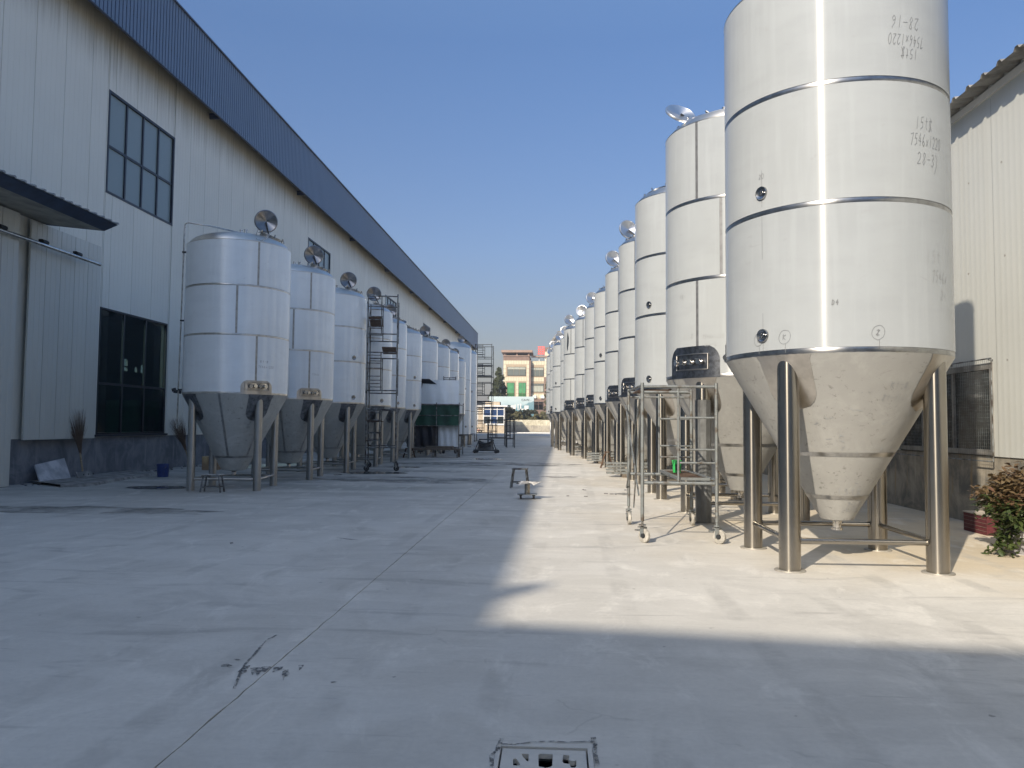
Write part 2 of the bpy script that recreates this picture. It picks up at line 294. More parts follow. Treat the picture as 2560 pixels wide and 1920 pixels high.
# ------------------------------------------------------------------ mesh builder
class MB:
    def __init__(s): s.v = []; s.f = []; s.sm = []
    def add(s, vs, fs, smooth=False):
        o = len(s.v); s.v += [tuple(v) for v in vs]; s.f += [tuple(i+o for i in f) for f in fs]; s.sm += [smooth]*len(fs); return s
    def box(s, a, b, M4=None):
        (x0, y0, z0), (x1, y1, z1) = a, b
        vs = [Vector(p) for p in ((x0,y0,z0),(x1,y0,z0),(x1,y1,z0),(x0,y1,z0),(x0,y0,z1),(x1,y0,z1),(x1,y1,z1),(x0,y1,z1))]
        if M4: vs = [M4 @ v for v in vs]
        return s.add(vs, [(0,3,2,1),(4,5,6,7),(0,1,5,4),(1,2,6,5),(2,3,7,6),(3,0,4,7)])
    def cyl(s, p, q, r, n=12, r2=None, caps=True):
        p, q = Vector(p), Vector(q); d = (q-p).normalized(); a = d.orthogonal().normalized(); b = d.cross(a); r2 = r if r2 is None else r2
        vs = [p + (a*cos(2*pi*i/n)+b*sin(2*pi*i/n))*r for i in range(n)] + [q + (a*cos(2*pi*i/n)+b*sin(2*pi*i/n))*r2 for i in range(n)]
        s.add(vs, [(i, (i+1)%n, n+(i+1)%n, n+i) for i in range(n)], True)
        if caps: s.add(vs, [tuple(range(n-1,-1,-1)), tuple(range(n, 2*n))])
        return s
    def tube(s, pts, r, n=8):
        pts = [Vector(p) for p in pts]; rings = []; a = None
        for i, p in enumerate(pts):
            d = (pts[min(i+1, len(pts)-1)] - pts[max(i-1, 0)]).normalized()
            if a is None: a = d.orthogonal().normalized()
            a = (a - d*a.dot(d)).normalized(); b = d.cross(a)
            rings.append([p + (a*cos(2*pi*k/n)+b*sin(2*pi*k/n))*r for k in range(n)])
        vs = [v for R in rings for v in R]; L = len(pts)
        fs = [(i*n+k, i*n+(k+1)%n, (i+1)*n+(k+1)%n, (i+1)*n+k) for i in range(L-1) for k in range(n)]
        s.add(vs, fs, True); s.add(vs, [tuple(range(n-1,-1,-1)), tuple(range((L-1)*n, L*n))]); return s
    def lathe(s, prof, n=48, c=(0, 0, 0), M4=None, a0=0., a1=2*pi, smooth=True):
        full = abs(a1-a0-2*pi) < 1e-6; k = n if full else n+1
        vs = [Vector((c[0]+r*cos(a0+(a1-a0)*i/n), c[1]+r*sin(a0+(a1-a0)*i/n), c[2]+z)) for r, z in prof for i in range(k)]
        if M4: vs = [M4 @ v for v in vs]
        fs = [(j*k+i, j*k+(i+1)%k, (j+1)*k+(i+1)%k, (j+1)*k+i) for j in range(len(prof)-1) for i in range(n)]
        return s.add(vs, fs, smooth)
    def prism(s, poly, d0, d1, fn):
        """poly in 2D, extruded from depth d0 to d1; fn(u, v, d) gives the point"""
        n = len(poly); vs = [fn(u, v, d0) for u, v in poly] + [fn(u, v, d1) for u, v in poly]
        return s.add(vs, [tuple(range(n-1,-1,-1)), tuple(range(n, 2*n))] + [(i, (i+1)%n, n+(i+1)%n, n+i) for i in range(n)])
    def mesh(s, name, mt, ang=38):
        me = bpy.data.meshes.new(name); me.from_pydata(s.v, [], s.f); me.materials.append(mt)
        bm = bmesh.new(); bm.from_mesh(me); bmesh.ops.remove_doubles(bm, verts=bm.verts, dist=1e-5); bmesh.ops.recalc_face_normals(bm, faces=bm.faces)
        for f in bm.faces: f.smooth = True
        bm.to_mesh(me); bm.free(); me.set_sharp_from_angle(angle=rad(ang)); return me
    def build(s, name, mt, parent=None, loc=(0, 0, 0), rot=(0, 0, 0), **kw):
        return put(name, s.mesh(name, mt), parent, loc, rot, **kw)
def put(name, me, parent=None, loc=(0, 0, 0), rot=(0, 0, 0), kind=None, label=None, cat=None, group=None):
    o = bpy.data.objects.new(name, me); COL.objects.link(o); o.parent = parent; o.location = loc; o.rotation_euler = rot
    if kind: o['kind'] = kind
    if label: o['label'] = label
    if cat: o['category'] = cat
    if group: o['group'] = group
    return o
def thing(name, label, cat, loc=(0, 0, 0), rz=0., group=None):
    return put(name, None, None, loc, (0, 0, rz), None, label, cat, group)
def dup(root, label, loc=None, rz=None):
    kids = {}
    for o in bpy.data.objects:
        if o.parent: kids.setdefault(o.parent, []).append(o)
    def cp(o, p):
        c = o.copy(); COL.objects.link(c); c.parent = p
        for k in kids.get(o, []): cp(k, c)
        return c
    r = cp(root, None); r['label'] = label
    if loc is not None: r.location = loc
    if rz is not None: r.rotation_euler = (0, 0, rz)
    return r

# ------------------------------------------------------------------ ground: earth sheet, concrete slabs with an open saw joint
MB().add([(-1500,-1500,-.16),(1500,-1500,-.16),(1500,2500,-.16),(-1500,2500,-.16)], [(0,1,2,3)]).build('ground', M['earth'], kind='structure')
JX = -1.712
def slab(name, xs, ys, hole=None, top=0.):
    b = MB(); xs = sorted(xs); ys = sorted(ys)
    for i in range(len(xs)-1):
        for j in range(len(ys)-1):
            if hole and xs[i] >= hole[0]-1e-6 and xs[i+1] <= hole[1]+1e-6 and ys[j] >= hole[2]-1e-6 and ys[j+1] <= hole[3]+1e-6: continue
            b.add([(xs[i],ys[j],top),(xs[i+1],ys[j],top),(xs[i+1],ys[j+1],top),(xs[i],ys[j+1],top)], [(0,1,2,3)])
    for (x0,y0,x1,y1) in ((xs[0],ys[0],xs[-1],ys[0]),(xs[-1],ys[0],xs[-1],ys[-1]),(xs[-1],ys[-1],xs[0],ys[-1]),(xs[0],ys[-1],xs[0],ys[0])):
        b.add([(x0,y0,top-.15),(x1,y1,top-.15),(x1,y1,top),(x0,y0,top)], [(0,1,2,3)])
    if hole:
        a, c, d, e = hole
        for (x0,y0,x1,y1) in ((a,d,c,d),(c,d,c,e),(c,e,a,e),(a,e,a,d)): b.add([(x0,y0,-.15),(x1,y1,-.15),(x1,y1,top),(x0,y0,top)], [(0,1,2,3)])
    return b.build(name, M['concrete'], kind='structure')
# the joint wanders a few millimetres: two slabs with a ragged edge between them
jl, jr = [], []
y = -40.
while y < 146.5:
    w = .0022 + .003*random.random(); dx = random.uniform(-.004, .004)
    if 3 < y < 5.5 and random.random() < .25: w += .002
    jl.append((JX+dx-w, y)); jr.append((JX+dx+w, y)); y += .11 if y < 14 else 2.2
jl.append((JX-.005, 146.5)); jr.append((JX+.005, 146.5))
def ragged(name, edge, xo):
    b = MB(); n = len(edge)
    vs = [(x, y, 0) for x, y in edge] + [(xo, y, 0) for x, y in edge] + [(x, y, -.15) for x, y in edge]
    b.add(vs, [(i, i+1, n+i+1, n+i) for i in range(n-1)] + [(i, i+1, 2*n+i+1, 2*n+i) for i in range(n-1)])
    return b.build(name, M['concrete'], kind='structure')
ragged('concrete_slab', jl, -60.)
HX0, HX1, HY0, HY1 = -.262, .182, 3.26, 3.705
ragged('concrete_slab', jr, -1.2)
slab('concrete_slab', [-1.2, HX0, HX1, 60.], [-40., HY0, HY1, 146.5], (HX0, HX1, HY0, HY1))
b = MB().box((HX0-.05, HY0-.05, -.15), (HX1+.05, HY1+.05, -.14)); e_ = .001
for p_, q_ in (((HX0+e_, HY0+e_), (HX1-e_, HY0+.004)), ((HX0+e_, HY1-.004), (HX1-e_, HY1-e_)), ((HX0+e_, HY0+.005), (HX0+.004, HY1-.005)), ((HX1-.004, HY0+.005), (HX1-e_, HY1-.005))): b.box((*p_, -.139), (*q_, -.062))
b.build('drain_pit_shade_liner', M['tarp_and_pit_shade'], kind='structure')  # near-black liner paints in the shade inside the pit

# drain cover in its frame
dc = thing('drain_cover', 'worn square drain cover with broken slots set flush in the yard floor nearest the camera', 'drain cover', (HX0, HY0, 0))
fw = .022; b = MB()
for a, c in (((0.002,0.002,-.06),(.442,fw,.004)), ((0.002,.443-fw,-.06),(.442,.443,.004)), ((.002,fw+.001,-.06),(fw,.442-fw,.004)), ((.442-fw,fw+.001,-.06),(.442,.442-fw,.004))): b.box(a, c)
b.build('cover_frame', M['concrete'], dc)
def poly_plate(outer, holes, z0, z1, name, mt, parent):
    bm = bmesh.new(); E = []
    for loop in [outer]+holes:
        vs = [bm.verts.new((x, y, z1)) for x, y in loop]
        E += [bm.edges.new((vs[i], vs[(i+1) % len(vs)])) for i in range(len(vs))]
    bmesh.ops.triangle_fill(bm, use_beauty=True, use_dissolve=False, edges=E)
    r = bmesh.ops.extrude_face_region(bm, geom=list(bm.faces))
    for v in [g for g in r['geom'] if isinstance(g, bmesh.types.BMVert)]: v.co.z = z0
    bmesh.ops.recalc_face_normals(bm, faces=bm.faces)
    me = bpy.data.meshes.new(name); bm.to_mesh(me); bm.free(); me.materials.append(mt); return put(name, me, parent)
def gl(pts): return [(G(x, y).x-HX0, G(x, y).y-HY0) for x, y in pts]
zz = lambda x, y: (1180+x/5.821, 1780+y/5.821)
holes = [gl([zz(*p) for p in L]) for L in (
    [(600,668),(640,660),(668,695),(700,748),(690,765),(600,762),(592,710)],
    [(720,592),(825,596),(822,700),(800,700),(770,670),(740,640)],
    [(965,612),(990,592),(1175,602),(1168,770),(1125,790),(1065,800),(1040,790),(970,778)],
    [(1330,610),(1415,618),(1418,640),(1405,672),(1420,690),(1485,700),(1518,688),(1518,770),(1495,795),(1440,790),(1420,742),(1335,732),(1312,700)])]
poly_plate([(.03,.03),(.412,.03),(.412,.412),(.03,.412)], holes, -.026, -.004, 'cover_plate', M['concrete'], dc)

# ragged dark joint broken round the cover
def blob(cx, cy, rx, ry, rot, n=22, rg=.18, z=.004):
    pts = []
    for i in range(n):
        a = 2*pi*i/n; k = 1+random.uniform(-rg, rg); x, y = rx*cos(a)*k, ry*sin(a)*k
        pts.append((cx+x*cos(rot)-y*sin(rot), cy+x*sin(rot)+y*cos(rot), z))
    return pts
def decal(name, polys, mt):
    b = MB()
    for P in polys: b.add(P, [tuple(range(len(P)))])
    return b.build(name, mt, kind='structure')
m, t, b_ = new('dark_scuff'); b_.inputs['Base Color'].default_value = (.10, .105, .11, 1); b_.inputs['Roughness'].default_value = .8
tr = N(t, 'ShaderNodeBsdfTransparent'); mx = N(t, 'ShaderNodeMixShader'); t.links.new(ramp(t, noise(t, coords(t, (1, 1, 1), False), 30, 6, .75), .40, .58, (0, .85)), mx.inputs[0])
t.links.new(tr.outputs[0], mx.inputs[1]); t.links.new(b_.outputs[0], mx.inputs[2]); t.links.new(mx.outputs[0], t.nodes['Material Output'].inputs[0])
M['scuff'] = m
def gpoly(pts, z=.004): return [G(x, y)+Vector((0, 0, z)) for x, y in pts]
def strokeg(pts, w):   # a stroke on the ground through picture points, w metres wide
    P = [G(x, y) for x, y in pts]; out = []
    for i in range(len(P)-1):
        d = (P[i+1]-P[i]).normalized(); s = Vector((-d.y, d.x, 0))*w*.5*(.6+.8*random.random()); z = Vector((0, 0, .004+.0005*i))
        out.append([P[i]-s+z, P[i+1]-s+z, P[i+1]+s+z, P[i]+s+z])
    return out
zq = lambda x, y: (500+x/5.53, 1500+y/5.53)
decal('floor_scuff', strokeg([zq(1060,490), zq(920,560), zq(850,640), zq(740,770), zq(620,900), zq(560,1010), zq(470,1240)], .014)
      + [gpoly([zq(*p) for p in L]) for L in ([(290,905),(380,890),(430,905),(485,945),(420,945),(360,925),(290,930)], [(600,925),(700,910),(660,960),(640,1005),(570,1030),(520,1000)],
         [(690,950),(860,930),(960,925),(1000,940),(900,1000),(850,990),(790,1070),(770,1010),(720,1050)], [(1020,935),(1150,930),(1130,965),(1060,985),(1000,1010)],
         [(1150,960),(1220,965),(1240,1040),(1170,1070),(1150,1120),(1130,1040)], [(1360,910),(1440,905),(1400,960),(1370,980)], [(450,825),(520,822),(580,836),(520,840)], [(1800,1140),(1880,1132),(1900,1142),(1820,1152)])], M['scuff'])
decal('floor_scuff', [gpoly(L) for L in ([(838,1344),(870,1347),(896,1350),(870,1350)], [(574,1357),(582,1356),(584,1360),(576,1361)], [(1530,1234),(1562,1232),(1585,1236),(1560,1238)])], M['scuff'])
decal('floor_scuff', strokeg([zz(430,480),(1180+650/5.82,1780+480/5.82),zz(900,445),zz(1180,440),zz(1400,455),zz(1720,440),zz(1790,470),zz(1790,600),zz(1820,760),zz(1830,815)], .016) + strokeg([zz(430,400),zz(370,560),zz(280,640),zz(290,800)], .018) + [gpoly([zz(*p) for p in ((1725,380),(1800,375),(1830,490),(1780,520),(1740,450))])], M['scuff'])
# puddles and wet streaks
def pud(cx, cy, rx, ry):
    c = G(cx, cy); e = G(cx+rx, cy); f2 = (G(cx, cy-ry)-G(cx, cy+ry)).length/2
    return blob(c.x, c.y, (e-c).length, f2, 0, 26, .13)
decal('puddle', [pud(395, 1219, 78, 4)], M['water'])
decal('puddle', [pud(930, 1182, 85, 3.2)], M['water'])
decal('puddle', [pud(1215, 1148, 42, 1.9)], M['water'])
decal('puddle', [pud(1010, 1168, 45, 1.2)], M['water'])
decal('puddle', [pud(845, 1187, 10, 1.4)], M['water'])
decal('puddle', [pud(1178, 1117, 26, .9)], M['water'])
m2, t2, b2 = new('damp_concrete_stain'); b2.inputs['Base Color'].default_value = (.19, .185, .17, 1); b2.inputs['Roughness'].default_value = .6
tr = N(t2, 'ShaderNodeBsdfTransparent'); mx = N(t2, 'ShaderNodeMixShader'); t2.links.new(ramp(t2, noise(t2, coords(t2, (1, 1, 1), False), 1.1, 6, .65), .36, .66, (0, .6)), mx.inputs[0])
t2.links.new(tr.outputs[0], mx.inputs[1]); t2.links.new(b2.outputs[0], mx.inputs[2]); t2.links.new(mx.outputs[0], t2.nodes['Material Output'].inputs[0]); M['damp'] = m2
decal('damp_patch', [blob(*(lambda c: (c.x, c.y))(G(1230, 1160)), 3.2, 1.6, .1, 30, .2, .003)], M['damp'])
decal('damp_patch', [blob(*(lambda c: (c.x, c.y))(G(1020, 1200)), 2.6, 1.1, -.1, 30, .2, .003)], M['damp'])
decal('damp_patch', [blob(*(lambda c: (c.x, c.y))(G(200, 1275)), 2.3, .55, -.05, 30, .2, .003)], M['damp'])
decal('damp_patch', [blob(*(lambda c: (c.x, c.y))(G(1400, 1192)), .5, .45, 0, 24, .2, .003)], M['damp'])

# kerb and apron in front of the boundary wall
MB().box((-60, 144.6, -.1), (60, 147.6, .14)).build('kerb', M['white_paint'], kind='structure')
MB().add([(-60,147.6,.03),(60,147.6,.03),(60,260,.03),(-60,260,.03)], [(0,1,2,3)]).build('verge', M['earth'], kind='structure')

# ------------------------------------------------------------------ left factory hall
BL = thing('factory_hall', 'long factory hall on the left with cream panels and a deep blue corrugated fascia', 'building', (-12.5, 24, 0), -.0085)
P0, PW = 25.53-24, 1.12                       # panel rhythm in hall coordinates (x = 0 is the wall face, y along the lane)
YE = 88.                                      # far end
ZP = 1.06                                     # top of plinth
MB().box((-.25, -44, -.1), (-.02, YE, ZP-.003)).build('plinth', M['plinth'], BL)
def ribprof(w, ribs, gap=.018, rd=.004, rw=.02, th=.05):
    pts = [(gap/2, 0)]
    for k in range(ribs):
        c = w*(k+1)/(ribs+1); pts += [(c-rw, 0), (c-rw*.4, -rd), (c+rw*.4, -rd), (c+rw, 0)]
    pts += [(w-gap/2, 0)]
    return pts, th
def panel_mesh(name, w, z0, z1, mt, ribs=5, **kw):
    pts, th = ribprof(w, ribs, **kw); b = MB(); n = len(pts)
    vs = [(x, y, z0) for y, x in pts] + [(x, y, z1) for y, x in pts]
    b.add(vs, [(i, i+1, n+i+1, n+i) for i in range(n-1)])
    g0, g1 = pts[0][0], pts[-1][0]
    b.add([(0,g0,z0),(-th,g0,z0),(-th,g0,z1),(0,g0,z1),(0,g1,z0),(-th,g1,z0),(-th,g1,z1),(0,g1,z1)], [(0,1,2,3),(4,5,6,7),(0,4,5,1),(3,2,6,7)])
    return b.mesh(name, mt, 12)
WINS = [(20.72, 24.44, 7.87, 10.8), (37.94, 41.7, 7.87, 10.8), (55.1, 58.9, 7.87, 10.8), (70.5, 74.3, 7.87, 10.8), (87.5, 91.2, 7.87, 10.8)]
LOWW = [(20.66, 24.34, 1.13, 4.65)]
allw = [(a-24, b-24, c, d) for a, b, c, d in WINS+LOWW]
cache = {}
ZT = 13.15
k0 = int(math.floor((-44-P0)/PW))
far = MB()
def seg(y0, w, z0, z1):
    if w < .05 or z1-z0 < .05: return
    if y0 > 36:
        pts, th = ribprof(w, 5); n = len(pts); far.add([(x, y0+yy, z0) for yy, x in pts]+[(x, y0+yy, z1) for yy, x in pts], [(i, i+1, n+i+1, n+i) for i in range(n-1)]); return
    key = (round(w, 3), round(z0, 3), round(z1, 3))
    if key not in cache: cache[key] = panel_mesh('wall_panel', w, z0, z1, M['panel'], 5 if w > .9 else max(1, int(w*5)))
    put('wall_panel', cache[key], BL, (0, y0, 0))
k = k0
while P0+k*PW < YE:
    a, b2_ = P0+k*PW, min(P0+(k+1)*PW, YE); k += 1
    cuts = [(w[0], w[1], w[2], w[3]) for w in allw if w[0] < b2_ and w[1] > a]
    if not cuts: seg(a, b2_-a, ZP, ZT); continue
    ys = sorted({a, b2_} | {c for w in cuts for c in w[:2] if a < c < b2_})
    for y0, y1 in zip(ys, ys[1:]):
        hz = sorted([(w[2], w[3]) for w in cuts if w[0] < (y0+y1)/2 < w[1]]); z = ZP
        for h0, h1 in hz: seg(y0, y1-y0, z, h0); z = h1
        seg(y0, y1-y0, z, ZT)
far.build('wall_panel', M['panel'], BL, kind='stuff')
# wall core just behind the panels, with openings
def wall_core(holes, y0, y1, z0, z1, x0, x1, name, mt, par):
    b = MB(); ys = sorted({y0, y1} | {h[0] for h in holes} | {h[1] for h in holes})
    for a, c in zip(ys, ys[1:]):
        hz = sorted([(h[2], h[3]) for h in holes if h[0] < (a+c)/2 < h[1]]); z = z0
        for p, q in hz: b.box((x0, a, z), (x1, c, p)); z = q
        b.box((x0, a, z), (x1, c, z1))
    return b.build(name, mt, par)
wall_core(allw, -44, YE-.05, ZP+.002, ZT-.01, -.20, -.055, 'wall_core', M['panel_bg'], BL)
# fascia: corrugated sheet standing proud, soffit, brackets, roof, end gable
fz0, fz1, fx = 12.38, 14.72, .47
b = MB(); pts = []; y = -44.
while y < YE+.6:
    pts += [(y, 0), (y+.115, 0), (y+.122, -.045), (y+.158, -.045), (y+.165, 0)]; y += .18
n = len(pts); b.add([(fx+d, yy, fz0) for yy, d in pts]+[(fx+d, yy, fz1) for yy, d in pts], [(i, i+1, n+i+1, n+i) for i in range(n-1)])
b.build('fascia', M['fascia'], BL)
MB().box((fx-.06, -44, fz1), (fx+.06, YE+.6, fz1+.05)).box((fx-.04, -44, fz0-.02), (fx+.035, YE+.6, fz0)).box((-.3, YE+.6, fz0), (fx+.01, YE+.64, fz1)).build('fascia_trim', M['trim'], BL)
MB().add([(-.06,-44,13.1),(fx,-44,13.1),(fx,YE+.6,13.1),(-.06,YE+.6,13.1)], [(0,1,2,3)]).build('soffit', M['panel_bg'], BL)
br = MB().box((0.003, -.06, fz0+.14), (fx-.012, .05, fz0+.22)).box((.003, -.03, fz0+.02), (fx-.012, .03, fz0+.14)).mesh('bracket', M['trim'])
yy = 26.87-24-9.3*4
while yy < YE: put('bracket', br, BL, (0, yy, 0)); yy += 9.3
MB().add([(fx,-44,13.2),(-7.5,-44,13.84),(-7.5,YE,13.84),(fx,YE,13.2)], [(0,1,2,3)]).add([(-9.2,-44,13.97),(-17,-44,14.6),(-17,YE,14.6),(-9.2,YE,13.97)], [(0,1,2,3)]).add([(-34,-44,13.2),(-17,-44,14.6),(-17,YE,14.6),(-34,YE,13.2)], [(3,2,1,0)]).build('roof', M['galv_roof'], BL)  # strip left open between the roof sheets, added to light the hall inside
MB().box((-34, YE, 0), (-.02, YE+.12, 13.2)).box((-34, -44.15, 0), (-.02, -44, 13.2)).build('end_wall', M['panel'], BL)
tip = G(1432, 1457); zt_ = (tip.x+12.23)/.803; vx, vy = tip.x-.803*zt_, tip.y-1.40*zt_
MB().cyl((vx+12.5, vy-24-.1, 13.0), (vx+12.5, vy-24-.1, zt_), .10, 12).cyl((vx+12.5, vy-24-.1, zt_-.12), (vx+12.5, vy-24-.1, zt_), .17, 12, .03).build('roof_vent', M['galv_roof'], BL)
# back wall of the hall, with daylight openings that show through the low window
oh = [(56.0, 56.7, 7.45, 8.2), (56.0, 56.7, 6.9, 7.35), (58.1, 58.6, 6.9, 7.5), (59.3, 60.3, 6.9, 7.8), (-20, -14, 3, 5), (72, 76, 3, 5)]
wall_core([(a, b_, c, d) for a, b_, c, d in oh], -44, YE, 0, 13.2, -34, -33.8, 'back_wall', M['void'], BL)

def window(par, y0, y1, z0, z1, cols, rows, glass, name='window', fm=None, x=0., fw=.07, depth=.09, inset=.05):
    fm = fm or M['frame_dark']; w = put(name, None, par)
    b = MB(); X0, X1 = x-depth, x+.012
    b.box((X0, y0, z0), (X1, y0+fw, z1)).box((X0, y1-fw, z0), (X1, y1, z1)).box((X0, y0+fw, z0), (X1, y1-fw, z0+fw)).box((X0, y0+fw, z1-fw), (X1, y1-fw, z1))
    b.build('window_frame', fm, w)
    iy = [y0+fw+(y1-y0-2*fw)*i/cols for i in range(cols+1)]; iz = [z0+fw+(z1-z0-2*fw)*r for r in rows]
    mu = MB()
    for yv in iy[1:-1]: mu.box((X0+.02, yv-.035, z0+fw+.002), (x-.012, yv+.035, z1-fw-.002))
    for zv in iz[1:-1]:
        for p, q in zip(iy, iy[1:]): mu.box((X0+.022, p+.037, zv-.035), (x-.014, q-.037, zv+.035))
    mu.build('mullion', fm, w)
    for p, q in zip(iy, iy[1:]):
        for r, s_ in zip(iz, iz[1:]):
            MB().box((x-inset-.008, p+.01, r+.01), (x-inset, q-.01, s_-.01)).build('pane', glass, w)
    return w
for i, (a, b_, c, d) in enumerate(WINS): window(BL, a-24, b_-24, c, d, 4, [0, .46, 1], M['glass_hi'])
window(BL, LOWW[0][0]-24, LOWW[0][1]-24, LOWW[0][2], LOWW[0][3], 3, [0, .40, 1], M['glass_lo'], 'low_window', fw=.05, fm=M['frame_black'], inset=.03)
MB().box((-.018, LOWW[0][0]-24.1, 1.07), (.07, LOWW[0][1]-23.9, 1.128)).build('window_sill', M['frame_dark'], BL)

# sliding door with overhead rail, canopy
sd = put('sliding_door', None, BL)
for i in range(7):
    y0 = 20.35-24-.0-(i+1)*.56
    if y0+24 < 17.0: continue
    put('door_panel', panel_mesh('door_panel', .56, 1.04, 6.24, M['panel_low'], 2, rd=.006, rw=.02), sd, (.17, y0, 0))
for i in range(9):
    put('door_panel', panel_mesh('door_panel', .56, .015, 6.24, M['panel_low'], 2, rd=.006, rw=.02), sd, (.30, 17.0-24-.02-(i+1)*.56, 0))
b = MB().cyl((.42, -14, 5.66), (.42, 19.9-24, 5.66), .045, 14); b.build('door_rail', M['polished'], BL)
for yv in (-12, -10.6, -9.2, -7.7, -6.3, -5.0): MB().box((.31, yv-.09, 5.69), (.40, yv+.09, 5.80)).cyl((.4, yv-.1, 5.74), (.4, yv+.1, 5.74), .055, 10).build('rail_bracket', M['dark_metal'], BL)
can = put('canopy', None, BL)
cy1 = 18.29-24; cy0 = -16.
b = MB().add([(.01,cy0,6.62),(.01,cy1,6.62),(1.86,cy1,6.30),(1.86,cy0,6.30)], [(0,1,2,3)])
yv = cy0
while yv < cy1-.05:
    b.add([(.01,yv,6.63),(.01,yv+.03,6.67),(.01,yv+.06,6.67),(.01,yv+.09,6.63),(1.88,yv,6.305),(1.88,yv+.03,6.345),(1.88,yv+.06,6.345),(1.88,yv+.09,6.305)], [(0,1,5,4),(1,2,6,5),(2,3,7,6),(4,5,6,7)]); yv += .3
b.build('canopy_sheet', M['canopy'], can)
MB().add([(.01,cy0,6.32),(.01,cy1-.02,6.32),(1.5,cy1-.02,6.16),(1.5,cy0,6.16)], [(0,1,2,3)]).build('canopy_soffit', M['soffit'], can)
MB().add([(1.5,cy0,6.15),(1.5,cy1,6.15),(1.84,cy1,6.29),(1.84,cy0,6.29),(.01,cy1,6.31),(.01,cy1,6.60)], [(0,1,2,3),(1,2,5,4)]).build('canopy_trim', M['trim'], can)

# inside the hall, seen through the low window
gm = thing('workshop_machine', 'green workshop machine standing behind the dark low window of the hall', 'machine', (-15.4, 27.6, 0))
MB().box((-.5, -.8, .25), (.7, .8, 2.25)).box((-.5, -1.0, 0), (-.3, -.8, .25)).box((-.5, .8, 0), (-.3, 1., .25)).build('machine_body', M['machine_green'], gm)
MB().box((.703, -.2, 1.1), (.73, .25, 1.7)).build('control_plate', M['galv'], gm)
MB().box((-.4, .9, 2.003), (.2, 1.6, 2.25)).build('machine_guard', M['yellow'], gm)
MB().box((-17.3, 28.6, 0), (-17.0, 28.9, 9)).box((-17.3, 32.6, 0), (-17, 32.9, 9)).build('steel_column', M['void'], BL).matrix_parent_inverse = Matrix.Rotation(.0085, 4, 'Z') @ Matrix.Translation((12.5, -24, 0))
tp = PX(357, 963, -14.6)
ts = thing('warning_sign', 'small orange triangular warning sign hanging inside behind the dark low window', 'sign', tp)
MB().prism([(-.17, -.16), (.17, -.16), (0, .17)], -.01, .01, lambda u, v, d: (d, u, v)).build('sign_plate', M['orange'], ts)
MB().cyl((0, 0, .17), (0, 0, 5.5), .008, 6).build('hanging_wire', M['dark_metal'], ts)

# narrow kerb ledge of rough mortar at the foot of the hall
b = MB()
pts = [G(x, y) for x, y in ((150,1218),(200,1217),(240,1213),(290,1203),(335,1196),(390,1187))]; back = [(-12.49, p.y+.9) for p in pts]
n = len(pts); vs = [(p.x, p.y, .06) for p in pts]+[(x, y, .07) for x, y in back]+[(p.x+.05, p.y-.05, 0) for p in pts]
b.add(vs, [(i, i+1, n+i+1, n+i) for i in range(n-1)]+[(i, i+1, 2*n+i+1, 2*n+i) for i in range(n-1)]); b.build('mortar_ledge', M['ledge'], kind='structure')

# ------------------------------------------------------------------ right hall
BR = thing('workshop_building', 'low pale workshop on the right with ribbed wall, stained rendered base and corrugated eave', 'building', (6.6, 0, 0))
MB().box((.02, -3, -.1), (.3, 80, 1.07)).build('plinth', M['plinth_r'], BR)
RW = (12.1, 15.3, 1.09, 2.49)
def rpanel(w, z0, z1):
    pts = []; k = 0
    while k*.143 < w-.02: c = k*.143; pts += [(c+.0, 0), (c+.065, 0), (c+.09, .0013), (c+.120, .0013)]; k += 1
    pts.append((w-.004, 0)); n = len(pts)
    return MB().add([(-x, y, z0) for y, x in pts]+[(-x, y, z1) for y, x in pts], [(i, i+1, n+i+1, n+i) for i in range(n-1)]).mesh('wall_panel', M['panel_r'], 10)
rc = {}
def rput(y0, y1, z0, z1):
    key = (round(y1-y0, 3), z0, z1)
    if key not in rc: rc[key] = rpanel(y1-y0, z0, z1)
    put('wall_panel', rc[key], BR, (0, y0, 0))
y = -3.
while y < 80:
    y1 = y+1.0 if 3 < y < 24 else y+4.
    if y1 > RW[0] and y < RW[1]:
        cs = sorted({y, y1} | {c for c in RW[:2] if y < c < y1})
        for a, c in zip(cs, cs[1:]):
            if RW[0] < (a+c)/2 < RW[1]: rput(a, c, RW[3], 6.75)
            else: rput(a, c, 1.075, 6.75)
    else: rput(y, y1, 1.075, 6.75)
    y = y1
wall_core([RW], -3, 80, 1.075, 6.7, .05, .2, 'wall_core', M['panel_bg'], BR)
b = MB(); y = -3.4; pts = []
while y < 80: pts += [(y, 0), (y+.2, 0), (y+.24, .055), (y+.30, .055), (y+.34, 0)]; y += .42
n = len(pts); x0, z0, x1, z1 = -.34, 6.66, 9., 7.75
b.add([(x0, yy, z0+d) for yy, d in pts]+[(x1, yy, z1+d) for yy, d in pts], [(i, i+1, n+i+1, n+i) for i in range(n-1)]); b.build('roof', M['galv_roof'], BR)
MB().box((-.03, -3, 6.55), (.1, 80, 6.66)).build('eave_beam', M['white_paint'], BR)
MB().box((.3, -3.2, 0), (9, -3, 7)).box((.3, 80, 0), (9, 80.2, 7)).build('end_wall', M['panel_r'], BR)
